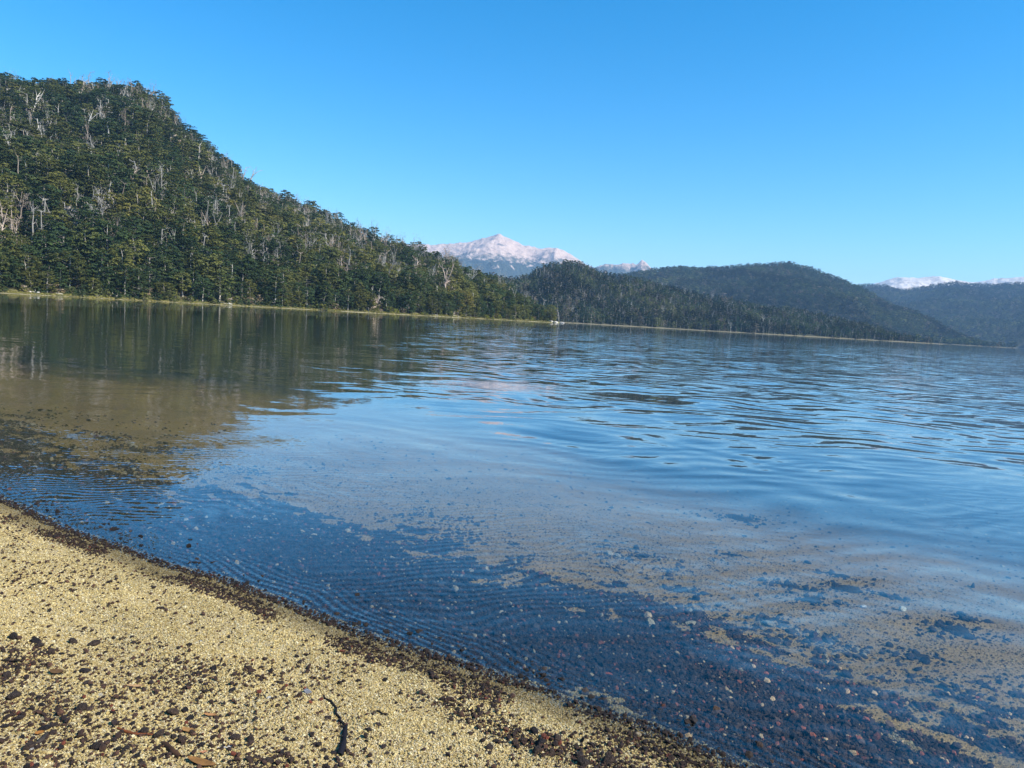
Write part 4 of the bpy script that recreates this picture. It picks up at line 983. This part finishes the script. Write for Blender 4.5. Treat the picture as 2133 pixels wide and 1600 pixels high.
X, Y, sz = np.concatenate(cx_), np.concatenate(cy_), np.concatenate(cs_); d = shore_dist(X, Y); n = len(X)
lay('lake_gravel', X, Y, d, sz, DARK[rg.choice(5, n, p=DARK_P)] * rg.uniform(.6, 1.4, (n, 1)), rg.integers(6, 10, n), 'dark cobbles clustered round the rocks under the water', 0.2, 0.75)

# sticks, bark and leaves ---------------------------------------------------------------
M_litter = plain_material('litter', obj_col, 0.7, 0.35, 22.0, (60.0, 0.5, 0.003))
def stick_between(name, pa, pb, r0, r1, c, label, bend=0.01, n=8, knots=0, lift=0.003, cat='stick'):
    a, b = ground_at(*pa), ground_at(*pb); mid = (a + b) / 2; rr = np.random.default_rng(int(pa[0] * 7 + pa[1]))
    pts = []
    for i in range(n):
        q = a.lerp(b, i / (n - 1)); z = float(bed_z(np.array([q.x]), np.array([q.y]))[0])
        pts.append(np.array([q.x, q.y, z + lift + r0 * 0.15]) + np.r_[rr.normal(0, bend, 2), abs(rr.normal(0, bend * .6))] - np.array(mid))
    rad = np.linspace(r0, r1, n) * rr.uniform(.75, 1.25, n); rad[0] *= .5
    parts = [tube(pts, rad, 7)]
    for _ in range(knots):
        i = rr.integers(1, n - 1); e = pts[i] + np.r_[rr.normal(0, .012, 2), rr.uniform(.0, .012)]
        parts.append(tube([pts[i], (pts[i] + e) / 2, e], [rad[i] * .7, rad[i] * .5, rad[i] * .15], 5))
    root = tag(put(name, mesh_from(name, *join(parts), [M_litter], True), loc=mid), label, cat); root.color = (*c, 1); return root
st = stick_between('burnt_stick', (722, 1512), (708, 1576), 0.007, 0.013, (0.006, 0.005, 0.007), 'burnt black stick lying on the pale gravel', 0.003, 8, 4)
stick_between('thin_twig', (678, 1450), (716, 1512), 0.0035, 0.005, (0.012, 0.009, 0.008), 'thin black twig trailing from the head of the burnt stick', 0.006, 9, 3)
stick_between('thin_twig', (246, 1520), (330, 1536), 0.006, 0.004, (0.15, 0.05, 0.018), 'thin reddish twig lying in the near corner', 0.002, 8, 2)
stick_between('thin_twig', (338, 1550), (376, 1582), 0.009, 0.008, (0.05, 0.025, 0.012), 'short dark brown stick near the broad bark strip', 0.002, 7, 1)
stick_between('thin_twig', (2, 1376), (48, 1380), 0.005, 0.004, (0.02, 0.014, 0.01), 'crooked black twig at the edge of the photo', 0.004, 7, 1)
stick_between('thin_twig', (165, 1388), (192, 1384), 0.004, 0.003, (0.04, 0.025, 0.015), 'small curved twig beside a dark pebble', 0.004, 6, 0)
stick_between('thin_twig', (240, 1372), (262, 1368), 0.003, 0.002, (0.09, 0.05, 0.025), 'tiny brown twig on the open gravel', 0.002, 6, 0)
stick_between('thin_twig', (78, 1552), (100, 1530), 0.009, 0.006, (0.03, 0.024, 0.02), 'stubby dark twig beside the pale grey pebble', 0.002, 6, 1)
stick_between('thin_twig', (786, 1482), (806, 1492), 0.004, 0.003, (0.02, 0.015, 0.012), 'curved dark twig to one side of the burnt stick', 0.004, 6, 0)
stick_between('thin_twig', (455, 1562), (488, 1556), 0.0022, 0.0015, (0.75, 0.72, 0.66), 'thin white straw curving under a dark pebble', 0.003, 7, 0)
def leaf(px, py, wpx, asp, c, ang, label, name='dry_leaf', cat='leaf'):
    g = ground_at(px, py); L = wpx / F_PX * (g - Vector((0, 0, CAM_H))).length * 0.5; V, Fq = [], []
    m, kk = 12, 5
    rr = np.random.default_rng(int(px))
    for i in range(m):
        u = i / (m - 1) * 2 - 1; hw = asp * L * (1 - abs(u) ** 2.2) ** 0.7 + 0.0008
        for j in range(kk):
            v = j / (kk - 1) * 2 - 1; V.append((u * L, v * hw, 0.010 + 0.35 * L * (0.25 * u * u + 0.35 * v * v * asp) + rr.normal() * 0.0006))
    for i in range(m - 1):
        for j in range(kk - 1): Fq.append((i * kk + j, (i + 1) * kk + j, (i + 1) * kk + j + 1, i * kk + j + 1))
    V = np.array(V); Fq = np.array(Fq); nv = len(V)
    V = np.r_[V, V - np.array([0, 0, 0.0012])]; Fq = np.r_[Fq, Fq[:, ::-1] + nv]
    o = tag(put(name, mesh_from(name, V, Fq, [M_litter], True), loc=g, rot=(0, 0, math.radians(ang))), label, cat); o.color = (*c, 1); return o
leaf(420, 1594, 60, .24, (0.22, 0.11, 0.035), -18, 'broad brown bark strip at the very bottom of the beach', 'bark_strip', 'bark')
leaf(392, 1526, 26, .42, (0.30, 0.16, 0.055), -12, 'tan brown dry leaf above the dark brown stick')
leaf(438, 1494, 22, .34, (0.38, 0.19, 0.075), -4, 'orange tan curled leaf on the open beach')
leaf(424, 1572, 12, .45, (0.42, 0.20, 0.10), 20, 'small pinkish leaf scrap near the bark strip')
leaf(118, 1404, 26, .5, (0.12, 0.065, 0.025), -10, 'dark brown crumpled leaf in the near corner')
leaf(82, 1532, 14, .6, (0.30, 0.13, 0.03), 30, 'small orange brown leaf beside the stubby twig')
leaf(282, 1434, 30, .2, (0.42, 0.25, 0.12), 5, 'narrow pale brown leaf on the gravel')
leaf(200, 1560, 14, .6, (0.40, 0.33, 0.08), 10, 'small yellow leaf among dark pebbles')

# ------------------------------------------------------------------ haze
m_haze = bpy.data.materials.new('haze_air'); m_haze.use_nodes = True
t_ = m_haze.node_tree
for n_ in list(t_.nodes): t_.nodes.remove(n_)
nb = NB(t_); o_ = nb.n('ShaderNodeOutputMaterial')
pv = nb.n('ShaderNodeVolumePrincipled', {'Color': (0.34, 0.62, 1.0, 1), 'Density': 7.0e-5, 'Anisotropy': 0.0})
t_.links.new(pv.outputs[0], o_.inputs['Volume'])
x0, x1, y0, y1, z0, z1 = -12500, 12500, -500, 12500, -7.0, 1050.0
hv = [(x, y, z) for z in (z0, z1) for y in (y0, y1) for x in (x0, x1)]
haze = put('haze', mesh_from('haze', hv, np.array([(0, 2, 3, 1), (4, 5, 7, 6), (0, 1, 5, 4), (2, 6, 7, 3), (0, 4, 6, 2), (1, 3, 7, 5)]), [m_haze]))
stuff(haze, 'thin blue air that fades the far hills')
